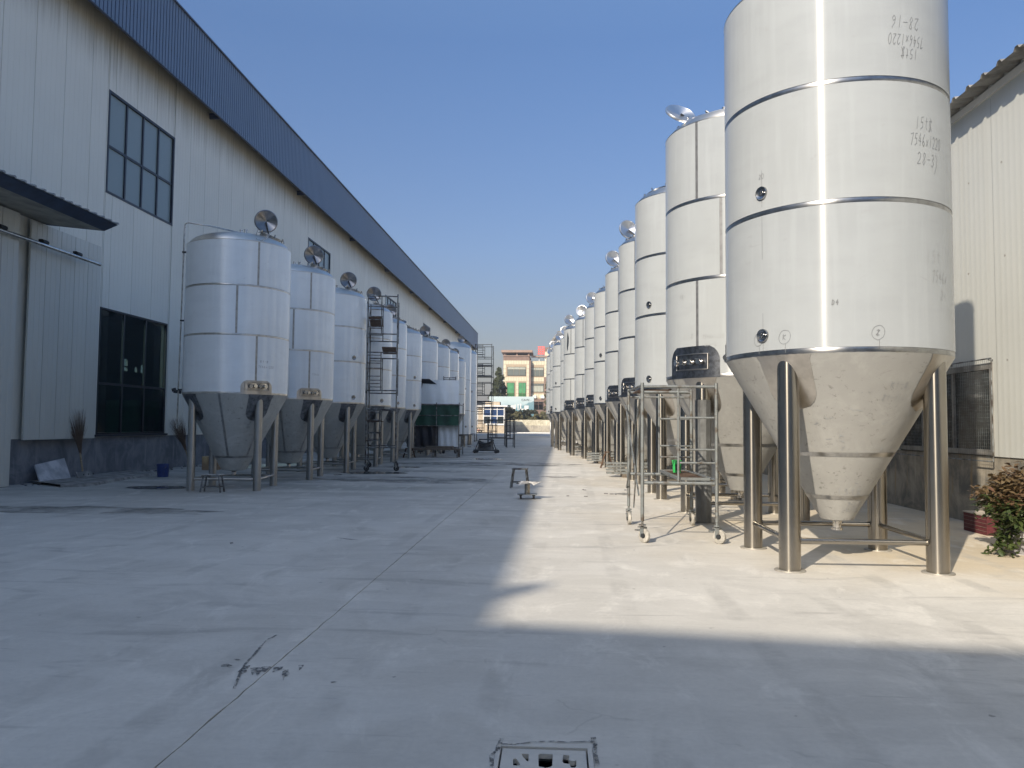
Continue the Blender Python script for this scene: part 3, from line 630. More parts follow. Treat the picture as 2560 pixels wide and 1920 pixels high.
# bolts dotted on the wall
sc_ = MB().lathe([(.0, -.008), (.011, -.006), (.014, .0)], 8, M4=Matrix.Rotation(-pi/2, 4, 'Y')@Matrix.Identity(4)).mesh('wall_screw', M['rust'])
for zv in (2.55, 4.0, 5.4):
    for yv in [3.2+.95*i for i in range(18)]:
        if RW[0]-.1 < yv < RW[1]+.1 and zv < 2.6: continue
        put('wall_screw', sc_, BR, (-.004, yv+random.uniform(-.05, .05), zv+random.uniform(-.05, .05)))
rw = put('window', None, BR); gy = M['galv_roof']
MB().box((-.02, RW[0], RW[2]), (.09, RW[0]+.07, RW[3])).box((-.02, RW[1]-.07, RW[2]), (.09, RW[1], RW[3])).box((-.018, RW[0]+.07, RW[2]), (.088, RW[1]-.07, RW[2]+.08)).box((-.018, RW[0]+.07, RW[3]-.09), (.088, RW[1]-.07, RW[3])).build('window_frame', gy, rw)
for yv in (13.32, 14.4): MB().box((.0, yv-.025, RW[2]+.082), (.07, yv+.025, RW[3]-.092)).build('mullion', gy, rw)
for a, c in ((RW[0]+.07, 13.29), (13.35, 14.37), (14.43, RW[1]-.07)): MB().box((.04, a, RW[2]+.08), (.048, c, RW[3]-.09)).build('pane', M['glass_dark'], rw)
g = MB(); yv = RW[0]-.08
while yv < RW[1]+.1: g.cyl((-.075, yv, RW[2]-.09), (-.075, yv, RW[3]+.06), .0016, 4, caps=False); yv += .055
zv = RW[2]-.09
while zv < RW[3]+.07: g.cyl((-.072, RW[0]-.09, zv), (-.072, RW[1]+.1, zv), .0016, 4, caps=False); zv += .055
for zv in (RW[2]-.09, RW[3]+.06): g.cyl((-.075, RW[0]-.09, zv), (-.075, RW[1]+.1, zv), .009, 6)
g.cyl((-.075, RW[0]-.09, RW[2]-.09), (-.075, RW[0]-.09, RW[3]+.06), .009, 6)
for yv in (RW[0], 13.3, RW[1]): g.box((-.07, yv-.01, RW[3]+.03), (0, yv+.01, RW[3]+.05))
go = g.build('window_grille', M['scaf_dark'], rw); go['kind'] = 'stuff'

# ------------------------------------------------------------------ building behind the camera whose gable shades the foreground
BB = thing('rear_hall', 'pale hall standing behind the photographer that throws its shade over the near floor', 'building', (0, -12, 0))
hz = lambda x: 12.66-.084*(x+10.6)
MB().prism([(-12.0, 0), (26, 0), (26, hz(26)), (-12.0, hz(-12.0))], -9, -.0, lambda u, v, d: (u, d, v)).build('wall', M['panel_low'], BB)
for i in range(6): MB().box((-9+i*5.5, .003, 3), (-6.5+i*5.5, .05, 5)).build('window', M['glass_dark'], BB)
MB().prism([(-12.3, hz(-12.3)+.002), (26.3, hz(26.3)+.002), (26.3, hz(26.3)+.15), (-12.3, hz(-12.3)+.15)], -9.3, .0, lambda u, v, d: (u, d, v)).build('roof', M['trim'], BB)

# ------------------------------------------------------------------ tanks
def arc_sheet(r, z0, z1, seam, gap, n=96, t=.003):
    a0 = rad(seam)+gap/2/r; a1 = rad(seam)+2*pi-gap/2/r; zs = [z0, z1]
    b = MB().lathe([(r-t, z0), (r, z0+.001), (r, z1-.001), (r-t, z1)], n, a0=a0, a1=a1)
    return b
def cone_r(z, r, zb, rb, zt): return rb+(r-rb)*(z-zb)/(zt-zb)
TANKM = {}
def ptcyl(r, a, z): return Vector((r*cos(a), r*sin(a), z))
def lid_mesh(mt, R=.25):
    b = MB().lathe([(0, -.035), (.03, -.033), (.035, -.03), (R*.93, .002), (R*.96, .010), (R, .008), (R+.012, -.012), (R+.012, -.03), (R-.01, -.03), (R-.02, -.022), (R*.5, -.045), (0, -.055)], 44)
    return b.mesh('manway_lid', mt)
LID, LIDL = lid_mesh(M['lid_bright']), lid_mesh(M['lid_shaded'])
VALVE = MB().cyl((0, 0, 0), (0.10, 0, 0), .024, 12).cyl((.03, 0, 0), (.045, 0, 0), .042, 14).cyl((.10, 0, 0), (.112, 0, 0), .040, 14).cyl((.07, 0, 0), (.07, 0, .045), .013, 8).box((.062, -.075, .043), (.078, .02, .055)).mesh('valve', M['polished'])
PORT = MB().lathe([(.0, .006), (.014, .0065), (.016, .016), (.022, .016), (.026, .007), (.045, .008), (.060, .020), (.068, .022), (.072, .016), (.072, -.03)], 28, M4=Matrix.Rotation(pi/2, 4, 'Y')).mesh('sight_port', M['port'])
def legmesh(rl, lr, top, mt, name='leg'):
    return MB().lathe([(lr, 0), (lr, top)], 28).add([(lr*cos(2*pi*i/28), lr*sin(2*pi*i/28), top) for i in range(28)], [tuple(range(28))]).mesh(name, mt)
def tank(name, label, group, loc, side, r=1.2, zr=(2.27, 3.78, 5.02, 6.27), seams=(None, None, None), rb=.175, zb=.46, lr=.11, bands=(1.2, .72), legrot=0, film=None,
         cells='port', plates=True, lid=(-1.0, -.3, .35, (.2, -.75, .45)), strutz=.31, panel_a=225, ports=(), filmc=None, legtop=None, cseams=(200,), band_h=.052):
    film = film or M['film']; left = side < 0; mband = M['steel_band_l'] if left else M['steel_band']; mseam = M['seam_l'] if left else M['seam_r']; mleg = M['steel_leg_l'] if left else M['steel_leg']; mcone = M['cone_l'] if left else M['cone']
    T = thing(name, label, 'tank', (*loc, 0), 0, group)
    z0, z1, z2, z3 = zr; bh = band_h
    # film-covered sheets
    for (a, c, sm) in ((z0+bh/2, z1-bh/2, seams[0]), (z1+bh/2, z2-bh/2, seams[1]), (z2+bh/2, z3, seams[2])):
        key = ('sh', r, a, c, sm, film.name)
        if key not in TANKM:
            TANKM[key] = arc_sheet(r+.003, a, c, sm if sm is not None else 80, .045 if sm is not None else .004).mesh('shell_sheet', film)
        o = put('shell_sheet', TANKM[key], T)
        if sm is not None:
            key = ('ss', r, a, c, sm)
            if key not in TANKM: TANKM[key] = MB().lathe([(r-.002, a), (r-.002, c)], 2, a0=rad(sm)-.035/r, a1=rad(sm)+.035/r).mesh('seam_strip', mseam)
            put('seam_strip', TANKM[key], T)
    for zc in (z0, z1, z2):
        key = ('bd', r, bh)
        if key not in TANKM: TANKM[key] = MB().lathe([(r-.003, -bh/2-.003), (r-.001, -bh/2), (r-.001, bh/2), (r-.003, bh/2+.003)], 96).mesh('steel_band', mband)
        put('steel_band', TANKM[key], T, (0, 0, zc))
    # dome
    key = ('dome', r)
    if key not in TANKM:
        TANKM[key] = MB().lathe([(r+.004, 0), (r+.006, .012), (r-.03, .02), (r-.045, .055), (r-.075, .10), (r-.14, .155), (r-.25, .21), (r-.45, .27), (r*.4, .325), (r*.2, .345), (0.001, .35)], 80).mesh('dome', M['steel_dome'])
    put('dome', TANKM[key], T, (0, 0, z3))
    # cone
    zt = z0-bh/2
    key = ('cone', r, rb, zb, zt)
    if key not in TANKM:
        TANKM[key] = MB().lathe([(r-.001, zt), (rb, zb), (rb*.4, zb-.02)], 80).mesh('cone', mcone)
    put('cone', TANKM[key], T)
    for zv in bands:
        rr = cone_r(zv, r, zb, rb, zt); k = (r-rb)/(zt-zb)
        key = ('cb', round(rr, 3), k)
        if key not in TANKM: TANKM[key] = MB().lathe([(rr+.004-k*.022, -.022), (rr+.004+k*.022, .022)], 64).mesh('cone_band', M['steel_band'])
        put('cone_band', TANKM[key], T, (0, 0, zv))
    for ca in cseams:
        a = rad(ca); b = MB(); zs = [zt-.005, bands[0]+.03]; w = .022
        vs = []
        for zv in zs:
            rr = cone_r(zv, r, zb, rb, zt)+.004
            for s_ in (-1, 1): vs.append(ptcyl(rr, a+s_*w/rr, zv))
        key = ('cs', r, ca, zb)
        if key not in TANKM: TANKM[key] = b.add(vs, [(0, 1, 3, 2)]).mesh('cone_seam', M['steel_band'])
        put('cone_seam', TANKM[key], T)
    # outlet
    key = ('out', zb, rb)
    if key not in TANKM: TANKM[key] = MB().lathe([(rb*.35, zb-.015), (.045, zb-.05), (.045, zb-.10), (.06, zb-.10), (.06, zb-.125), (0.001, zb-.125)], 24).mesh('outlet', M['polished'])
    put('outlet', TANKM[key], T)
    # legs, pads, plates, struts
    rl = r*.883; legt = legtop or zt-.03; L = []
    for i in range(4):
        a = rad(45+legrot+90*i); p = Vector((rl*cos(a), rl*sin(a), 0)); L.append(p)
        key = ('leg', lr, legt)
        if key not in TANKM: TANKM[key] = legmesh(rl, lr, legt, mleg)
        put('leg', TANKM[key], T, p)
        if plates:
            if 'pl' not in TANKM: TANKM['pl'] = MB().lathe([(.001, .012), (lr+.045, .012), (lr+.048, .008), (lr+.048, 0)], 32).mesh('foot_plate', M['foot'])
            put('foot_plate', TANKM['pl'], T, p+Vector((0, 0, .001)))
        key = ('pad', r, zb, rb, zt, i, legrot)
        if key not in TANKM:
            b = MB(); rows = []
            for j in range(13):
                tt = j/12; s_ = tt*.66; zv = zt-.004-s_*cos(math.atan((r-rb)/(zt-zb)))
                rr = cone_r(zv, r, zb, rb, zt)+.006
                w = (.24+.05*(1-tt)) if tt < .6 else (.24+.02)*sqrt(max(0, 1-((tt-.6)/.4)**2))
                if j == 0: w = .31
                rows.append([ptcyl(rr, a+w*u/rr, zv) for u in (-1, -.75, -.5, -.25, 0, .25, .5, .75, 1)])
            b.add([v for R_ in rows for v in R_], [(j*9+q, j*9+q+1, (j+1)*9+q+1, (j+1)*9+q) for j in range(12) for q in range(8)])
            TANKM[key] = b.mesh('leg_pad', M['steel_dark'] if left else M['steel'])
        put('leg_pad', TANKM[key], T)
    for i in range(4):
        p, q = L[i], L[(i+1) % 4]; d = (q-p).normalized(); p2, q2 = p+d*(lr-.003), q-d*(lr-.003)
        key = ('st', r, lr, strutz, i, legrot)
        if key not in TANKM: TANKM[key] = MB().cyl(p2+Vector((0, 0, strutz)), q2+Vector((0, 0, strutz)), .030, 14).cyl(p2+Vector((0, 0, strutz)), p2+d*.012+Vector((0, 0, strutz)), .036, 14).cyl(q2+Vector((0, 0, strutz)), q2-d*.012+Vector((0, 0, strutz)), .036, 14).mesh('strut', mleg)
        put('strut', TANKM[key], T)
    # manway neck on the dome (lane side) and its open lid
    s_ = side; nx = -.70*s_
    tilt = Matrix.Translation((nx, -.05, z3+.22)) @ Matrix.Rotation(-s_*.36, 4, 'Y')
    key = ('neck', s_)
    if key not in TANKM:
        b = MB().lathe([(.235, -.12), (.235, .08), (.255, .085), (.255, .105), (.215, .105), (.215, -.1)], 36, M4=Matrix.Rotation(-s_*.36, 4, 'Y'))
        TANKM[key] = b.mesh('manway_neck', M['steel_band'])
        R4 = Matrix.Rotation(-s_*.36, 4, 'Y')
        for q in range(5):
            b = MB(); a = q*1.256+.4; p = R4 @ Vector((.27*cos(a), .27*sin(a), .04)); q2 = R4 @ Vector((.27*cos(a), .27*sin(a), .15))
            b.cyl(p, q2, .016, 8).cyl(q2, R4 @ Vector((.33*cos(a), .33*sin(a), .06)), .012, 6)
            TANKM[('clamp', s_, q)] = b.mesh('lid_clamp', M['polished'])
    nk = put('manway_neck', TANKM[key], T, (nx, -.05, z3+.22)); [put('lid_clamp', TANKM[('clamp', s_, q)], nk) for q in range(5)]
    if lid:
        lx, ly, lz, nv = lid
        q = Vector(nv).to_track_quat('Z', 'Y').to_euler()
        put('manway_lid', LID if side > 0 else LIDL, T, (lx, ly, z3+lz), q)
        hz_ = MB().cyl((nx-.0, -.05, z3+.28), (lx, ly, z3+lz-.02), .016, 8).mesh('lid_hinge', M['dark_metal'])
        put('lid_hinge', hz_, T)
    # small ferrules on the dome
    if 'fer' not in TANKM: TANKM['fer'] = MB().cyl((0, 0, 0), (0, 0, .09), .03, 10).cyl((0, 0, .09), (0, 0, .1), .04, 10).mesh('dome_fitting', M['polished'])
    put('dome_fitting', TANKM['fer'], T, (-.35*s_, -.55, z3+.25)); put('dome_fitting', TANKM['fer'], T, (.1, -.2, z3+.33))
    if 'eye' not in TANKM: TANKM['eye'] = MB().box((-.03, -.008, 0), (.03, .008, .10)).mesh('lifting_lug', M['steel_band'])
    put('lifting_lug', TANKM['eye'], T, (-.15*s_, -.98, z3+.06), (-.3, 0, 0)); put('lifting_lug', TANKM['eye'], T, (.5*s_, .3, z3+.27))
    # valve panel
    if cells == 'panel':
        half = .50 if side > 0 else .36; hh = .49 if side > 0 else .30
        a = rad(panel_a); b = MB(); rr = r+.005; rows = []; NU = 16
        for j in range(11):
            tt = j/10; w = half if tt < .5 else half*(1-.28*((tt-.5)/.5)**2.4)
            if tt == 1: w = half*.66
            rows.append([ptcyl(rr, a+w*(2*u/NU-1)/rr, z0-bh/2+.0+tt*hh) for u in range(NU+1)])
        key = ('vp', r, panel_a, side)
        if key not in TANKM:
            b.add([v for R_ in rows for v in R_], [(j*(NU+1)+q, j*(NU+1)+q+1, (j+1)*(NU+1)+q+1, (j+1)*(NU+1)+q) for j in range(10) for q in range(NU)])
            TANKM[key] = b.mesh('bare_patch', M['steel_dark'] if side > 0 else M['steel'])
            fr = MB(); h0, h1, ww = z0+.10, z0+.34, half*.62
            if side < 0: h0, h1, ww = z0+.07, z0+.24, half*.75
            def q_(u, zv, rr2): return ptcyl(rr2, a+u/r, zv)
            for uu in range(8):
                u0, u1 = -ww+2*ww*uu/8, -ww+2*ww*(uu+1)/8
                for zv in (h0, h1): fr.cyl(q_(u0, zv, r+.02), q_(u1, zv, r+.02), .010, 6)
            for u0 in (-ww, ww): fr.cyl(q_(u0, h0, r+.02), q_(u0, h1, r+.02), .010, 6)
            TANKM[('vf', r, panel_a, side)] = fr.mesh('valve_frame', M['steel'])
        vp = put('bare_patch', TANKM[key], T); put('valve_frame', TANKM[('vf', r, panel_a, side)], vp)
        for u in (-.62, -.28, .12, .55):
            aa = a+u*half*.72/r; put('valve', VALVE, vp, ptcyl(r+.004, aa, z0+(.21 if side > 0 else .15)), (0, 0, aa))
    for (pa, pz) in ports: put('sight_port', PORT, T, ptcyl(r+.004, rad(pa), pz), (0, 0, rad(pa)))
    return T

RROW = [(3.2, 9.08), (3.05, 13.0), (2.93, 16.85), (2.9, 20.9), (2.79, 24.8), (2.62, 28.5), (2.42, 32.2), (2.1, 35.8), (1.63, 39.3), (1.5, 43.2), (1.05, 47.2), (.85, 51), (.59, 55)]
RGRP = 'stainless conical tanks in the sunlit right row'
ordn = ['nearest', 'second', 'third', 'fourth', 'fifth', 'sixth', 'seventh', 'eighth', 'ninth', 'tenth', 'eleventh', 'twelfth', 'farthest']
kinds = ['port', 'panel', 'port', 'panel', 'panel', 'port', 'panel', 'panel', 'panel', 'plain', 'port', 'panel', 'port']
desc = ['huge white film-covered tank with pencilled numbers, nearest in the sunlit right row',
 'white tank with dark valve recess and dull front leg, second in the right row',
 'white tank with two round ports behind the wheeled scaffold, third in the right row',
 'white tank with valve recess and silver open lid, fourth in the right row',
 'white tank with a valve recess, fifth from the camera in the right row',
 'white tank with two round ports behind the small trestle, sixth in the right row',
 'white tank with valve recess and no vertical seam, seventh in the right row',
 'white tank with valve recess and long vertical seam, eighth in the right row',
 'white tank with torn film showing a dark vertical strip, ninth in right row',
 'narrow glimpse of white tank just beyond the one with torn film, tenth in right row',
 'white tank with two ports and bright lid before the white gable, eleventh in right row',
 'thin sliver of white tank, twelfth in the right row, second from the far end',
 'farthest white tank at the end of the right row beside the office building']
lids = [(-1.0, -.3, .35, (.2, -.75, .45)), (-1.0, -.28, .38, (.25, -.70, .62)), None, (-.95, -.1, .50, (.35, -.9, .15)), (-.95, -.1, .55, (.3, -.9, .1)), None, (-.9, -.1, .5, (.2, -.9, .2)),
        (-.9, -.1, .5, (-.3, -.9, .1)), (-.92, -.1, .56, (.3, -.9, .1)), (-.95, 0, .5, (0, -.9, .1)), (-.8, -.2, .6, (.3, -.9, .1)), (-.95, 0, .5, (0, -.9, .1)), (-.9, 0, .45, (.2, -.9, .2))]
rtanks = []
for i, p in enumerate(RROW):
    k = kinds[i]
    if k == 'panel': sm = (225, 244, 225)
    else: sm = (None, None, None)
    if i in (6,): sm = (None, None, None)
    if i == 10: sm = (None, None, None)
    pr = ()
    if k == 'port': pr = ((214.8, 4.0), (214.8, 2.46))
    rtanks.append(tank('fermentation_tank', desc[i], RGRP, p, 1, seams=sm, cells=k, lid=lids[i], panel_a=219, ports=pr, cseams=(196, 262) if k == 'panel' else (),
                       plates=True))
# dull film still wrapped round the second tank's near leg
wrap = MB().lathe([(.124, .02), (.128, .5), (.122, 1.1), (.127, 1.9)], 9, smooth=False)
wrap.build('leg_wrap', mat('dull_leg_film', (.15, .155, .155), .45, .3, .4, 5, (1, 1, .3), .3, 8, .03), rtanks[1], (-.749, -.749, 0))
# torn film strip on the ninth tank
b = MB(); a = rad(213); P = []
for j in range(15):
    tt = j/14; zv = 6.1-tt*1.02; w = .075*sin(pi*min(1, tt*1.05+.03))**.7*(.8+.4*random.random()); cxa = a+.02*sin(tt*5)
    P.append((ptcyl(1.207, cxa-w/1.2, zv), ptcyl(1.207, cxa+w/1.2, zv)))
b.add([v for pq in P for v in pq], [(2*j, 2*j+1, 2*j+3, 2*j+2) for j in range(14)]); b.build('torn_patch', M['steel_dark'], rtanks[8])
# little clamp valve on the second tank's right side, at the edge of the nearest tank
vv = put('side_valve', None, rtanks[1])
q = ptcyl(1.2, rad(247.5), 2.53)
MB().cyl((0, 0, 0), (.09, 0, 0), .03, 12).cyl((.04, 0, 0), (.055, 0, 0), .05, 14).cyl((.07, 0, 0), (.07, 0, .19), .008, 6).build('valve', M['polished'], vv, q, (0, 0, rad(247.5)))

# pencilled writing on the nearest tank
GL = {'0': [[(.5,1),(.15,.8),(.1,.3),(.4,0),(.8,.2),(.85,.7),(.5,1)]], '1': [[(.5,1),(.45,0)]], '2': [[(.1,.8),(.4,1),(.8,.8),(.7,.5),(.1,.02),(.9,.08)]],
 '3': [[(.15,.9),(.6,1),(.8,.75),(.45,.55),(.85,.3),(.5,0),(.1,.1)]], '4': [[(.6,1),(.1,.4),(.9,.4)],[(.65,.7),(.6,0)]], '5': [[(.8,1),(.3,.95),(.25,.55),(.7,.6),(.75,.2),(.2,0)]],
 '6': [[(.7,1),(.25,.6),(.15,.2),(.5,0),(.8,.25),(.5,.45),(.2,.3)]], '7': [[(.1,.85),(.85,1),(.45,0)]], '8': [[(.8,.9),(.4,1),(.3,.75),(.8,.3),(.5,0),(.2,.2),(.7,.65),(.8,.9)]],
 '9': [[(.8,.8),(.4,1),(.2,.7),(.5,.5),(.8,.8),(.7,0)]], 'x': [[(.15,.6),(.85,.1)],[(.8,.65),(.15,.05)]], '-': [[(.05,.5),(.95,.52)]], 't': [[(.5,1),(.45,.2),(.75,.05)],[(.2,.7),(.8,.72)]],
 'n': [[(.4,1.05),(.2,.45),(.75,.25),(.3,-.1)],[(.05,.75),(.95,.8)],[(.7,.95),(.5,.35),(.1,-.05)],[(.45,.5),(.95,-.05)]], ')': [[(.1,1.05),(.7,.7),(.6,.2),(.1,-.5)]], ' ': [],
 'H': [[(.2,1),(.2,0)],[(.8,1),(.8,0)],[(.2,.5),(.8,.55)]], 'D': [[(.2,1),(.2,0),(.7,.2),(.75,.7),(.2,1)]], 'z': [[(.1,.9),(.9,.9),(.1,.1),(.9,.1)],[(.5,1.1),(.5,-.1)]], 'E': [[(.9,1),(.2,.9),(.2,.1),(.9,0)],[(.2,.5),(.7,.5)]],
 'k': [[(.2,1),(.2,0)],[(.8,.9),(.2,.4),(.9,0)],[(.0,.7),(.9,.72)]], 'o': [[(.5+.55*cos(2*pi*i/20), .5+.55*sin(2*pi*i/20)) for i in range(22)]]}
def write(par, text, a0, z, h, cw, flip=False, w=.0048, mt='pencil', r=1.2055, dz=0., rad_fn=None):
    """text on the curved shell: a0 = angle (deg) of its left end as seen from outside, z = foot of the letters"""
    b = MB(); L = len(text)*cw
    for i, ch in enumerate(text):
        for st in GL[ch]:
            pts = []
            for u, v in st:
                s_ = (i+u*.82)*cw+v*h*.12; zz_ = v*h+random.uniform(-.02, .02)*h
                if flip: s_, zz_ = L-s_, h-zz_
                pts.append((s_, zz_+dz*s_))
            for (s0, q0), (s1, q1) in zip(pts, pts[1:]):
                dx, dy = s1-s0, q1-q0; l = hypot(dx, dy) or 1e-6; nx_, ny_ = -dy/l*w/2, dx/l*w/2
                vs = []
                for ss, qq, sg in ((s0, q0, 1), (s1, q1, 1), (s1, q1, -1), (s0, q0, -1)):
                    S_, Z_ = ss+nx_*sg, z+qq+ny_*sg; rr = rad_fn(Z_) if rad_fn else r
                    vs.append(ptcyl(rr, rad(a0)+S_/rr, Z_))
                b.add(vs, [(0, 1, 2, 3)])
    return b.build('handwriting', M[mt], par)
T1 = rtanks[0]
write(T1, '28-16', 278.5, 5.55, .13, .068, True); write(T1, '7546x1220', 277, 5.37, .12, .048, True); write(T1, '15tn', 283.5, 5.24, .11, .052, True)
write(T1, '15tn', 291.0, 4.53, .13, .062); write(T1, '7546x1220', 287.6, 4.35, .13, .052); write(T1, '28-3)', 291.6, 4.16, .13, .066)
write(T1, '15t', 296, 3.17, .13, .085, mt='pencil_light'); write(T1, '7546x', 300, 2.97, .13, .06, mt='pencil_light'); write(T1, '2-', 307, 2.8, .10, .06, mt='pencil_light')
write(T1, 'D4', 249.3, 2.72, .055, .038, w=.009)
for a_, z_, ch in ((224.0, 2.36, 'k'), (208.9, 2.36, 'E'), (267.0, 2.37, 'z')):
    write(T1, 'o', a_, z_, .13, .14, w=.005); write(T1, ch, a_+1.8, z_+.035, .06, .05, w=.005)
    b = MB(); b.add([ptcyl(1.2056, rad(a_+3.4), z_-.01), ptcyl(1.2056, rad(a_+3.65), z_-.01), ptcyl(1.2056, rad(a_+3.65), z_-.10), ptcyl(1.2056, rad(a_+3.4), z_-.10)], [(0, 1, 2, 3)]); b.build('pencil_line', M['pencil'], T1)
for (a_, z_a, z_b) in ((214.8, 4.25, 4.07), (214.8, 3.93, 3.85), (214.8, 3.74, 3.28), (214.9, 2.70, 2.53), (214.9, 2.39, 2.30)):
    MB().add([ptcyl(1.2056, rad(a_)-.0018, z_a), ptcyl(1.2056, rad(a_)+.0018, z_a), ptcyl(1.2056, rad(a_)+.0018, z_b), ptcyl(1.2056, rad(a_)-.0018, z_b)], [(0, 1, 2, 3)]).build('pencil_line', M['pencil'], T1)
write(T1, '2o', 212.8, 4.16, .05, .035, w=.004)
kf = lambda zt_: (lambda zv: cone_r(zv, 1.2, .46, .175, 2.244)+.004)
write(T1, 'kt-n', 281, 1.90, .06, .055, w=.004, rad_fn=kf(0), mt='pencil_light'); write(T1, 'zt-011', 278, 1.77, .06, .05, w=.004, rad_fn=kf(0), mt='pencil_light'); write(T1, '15tn', 250, .76, .07, .07, w=.006, rad_fn=kf(0), mt='pencil_light')
write(T1, '7-2 71', 272, .62, .05, .035, w=.005, rad_fn=kf(0), mt='pencil_light'); write(T1, '14R322'.replace('R', '2'), 262, .56, .05, .035, w=.005, rad_fn=kf(0), mt='pencil_light')
# scribbles and scratches on the other cones
def scribbles(par, r, zb, rb, zt, arcs, n):
    b = MB()
    for _ in range(n):
        a = rad(random.uniform(*arcs)); z_ = random.uniform(zb+.4, zt-.15); pts = [(0, 0)]
        for q in range(random.randint(2, 6)): pts.append((pts[-1][0]+random.uniform(-.03, .035), pts[-1][1]+random.uniform(-.022, .016)))
        for (s0, q0), (s1, q1) in zip(pts, pts[1:]):
            vs = []
            for ss, qq, o_ in ((s0, q0, .0025), (s1, q1, .0025), (s1, q1, -.0025), (s0, q0, -.0025)):
                Z_ = min(z_+qq+o_, zt-.01); rr = cone_r(Z_, r, zb, rb, zt)+.004; vs.append(ptcyl(rr, a+(ss+o_)/rr, Z_))
            b.add(vs, [(0, 1, 2, 3)])
    o = b.build('scribble', M['pencil_light'], par); o['kind'] = 'stuff'
scribbles(T1, 1.2, .46, .175, 2.244, (235, 305), 16); scribbles(rtanks[1], 1.2, .46, .175, 2.244, (215, 290), 14)
write(rtanks[1], '15tz', 210, 2.86, .07, .06, mt='pencil_light'); write(rtanks[1], '7546x1220', 229, 2.84, .06, .04, mt='pencil_light'); write(rtanks[1], '254-2', 231, 2.72, .06, .04, mt='pencil_light')
write(rtanks[1], '98-', 207, 3.5, .07, .05, mt='pencil_light'); write(rtanks[2], 'kn', 236, 2.45, .1, .05, mt='pencil_light')

LROW = [(-7.29, 17.44), (-7.22, 20.9), (-7.19, 24.4), (-7.02, 27.6), (-7.14, 31), (-7.1, 34.4), (-6.9, 37.8), (-6.71, 40.8), (-6.6, 43.8), (-6.58, 47)]
LGRP = 'stainless conical tanks in the shaded left row'
ldesc = ['bluish tank with a thin riser pipe up its side, nearest in the shaded left row',
 'bluish tank whose open lid stands before the second window, second in the left row',
 'bluish tank with two small ports just before the tall scaffold, third in the left row',
 'bluish tank seen through the tall ladder scaffold, fourth in the left row',
 'bluish tank just right of the tall ladder scaffold, fifth in the left row',
 'bluish tank with nearly flat lid and small stool at its leg, sixth in left row',
 'bluish tank behind the green screen, its lid before the small far window',
 'bluish tank behind the green screen with tilted flat lid, eighth in the left row',
 'bluish tank behind the right part of the green screen, ninth in the left row',
 'shorter bluish tank just past the green screen, tenth in the left row']
ll = [(.64, -.1, .66, (.45, -.85, -.1)), (.6, -.1, .64, (.4, -.85, -.1)), (.6, -.1, .6, (.35, -.85, -.1)), (.5, -.1, .7, (.3, -.85, -.1)), (.5, -.1, .6, (.4, -.85, -.05)), (.2, -.1, .62, (.15, -.35, .9)), (.5, 0, .62, (.4, -.85, 0)),
      (.3, -.1, .62, (.15, -.35, .9)), (.4, 0, .62, (.4, -.85, 0)), (.5, 0, .6, (.4, -.85, 0))]
lt = []
for i, p in enumerate(LROW):
    pan = i in (0, 1)
    zr = (2.13, 3.40, 4.48, 5.46) if i < 9 else (2.13, 3.3, 4.3, 5.27)
    sm = (313, 291, 313) if pan else (None, None, None)
    pr = ((327, 3.53), (327, 2.30)) if i in (2, 5) else (((327, 2.3),) if i in (3, 4) else ())
    lt.append(tank('fermentation_tank', ldesc[i], LGRP, p, -1, r=1.14, zr=zr, seams=sm, rb=.27, zb=.42, lr=.085, bands=(.72,), legrot=6, film=M['film_blue_shade'], cells='panel' if pan else 'plain',
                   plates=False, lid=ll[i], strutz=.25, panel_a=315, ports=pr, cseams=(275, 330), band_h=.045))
write(lt[0], 'kt-n', 316, 2.80, .05, .05, mt='pencil_light'); write(lt[0], '7546x1220', 315, 2.69, .05, .045, mt='pencil_light', r=1.146); write(lt[1], '7546x', 317, 2.75, .05, .045, mt='pencil_light', r=1.146)
# riser pipe beside the first left tank
x0, y0 = -1.08, -.5
MB().tube([(x0-.04, y0, 1.35), (x0-.02, y0, 3.5), (x0, y0, 5.85), (x0+.01, y0, 5.95), (x0+.06, y0+.02, 6.0), (x0+.5, y0+.25, 5.97), (-.1, .2, 5.93)], .017, 8).build('riser_pipe', M['polished'], lt[0])
for zv in (2.2, 3.75, 5.3): MB().box((x0-.03, y0-.03, zv), (x0+.12, y0+.03, zv+.03)).build('pipe_clip', M['dark_metal'], lt[0])
MB().cyl((-1.08, -.42, 2.16), (-1.22, -.5, 2.18), .04, 10).cyl((-1.2, -.5, 2.18), (-1.22, -.5, 2.24), .05, 10).build('side_valve', M['dark_metal'], lt[0])
b = MB()   # loop of wire hanging from the manway
b.tube([(.55, -.35, 5.86), (.62, -.62, 5.68), (.72, -.85, 5.52), (.82, -.80, 5.50), (.86, -.6, 5.62), (.85, -.35, 5.8)], .006, 5); b.build('wire_loop', M['polished'], lt[0])
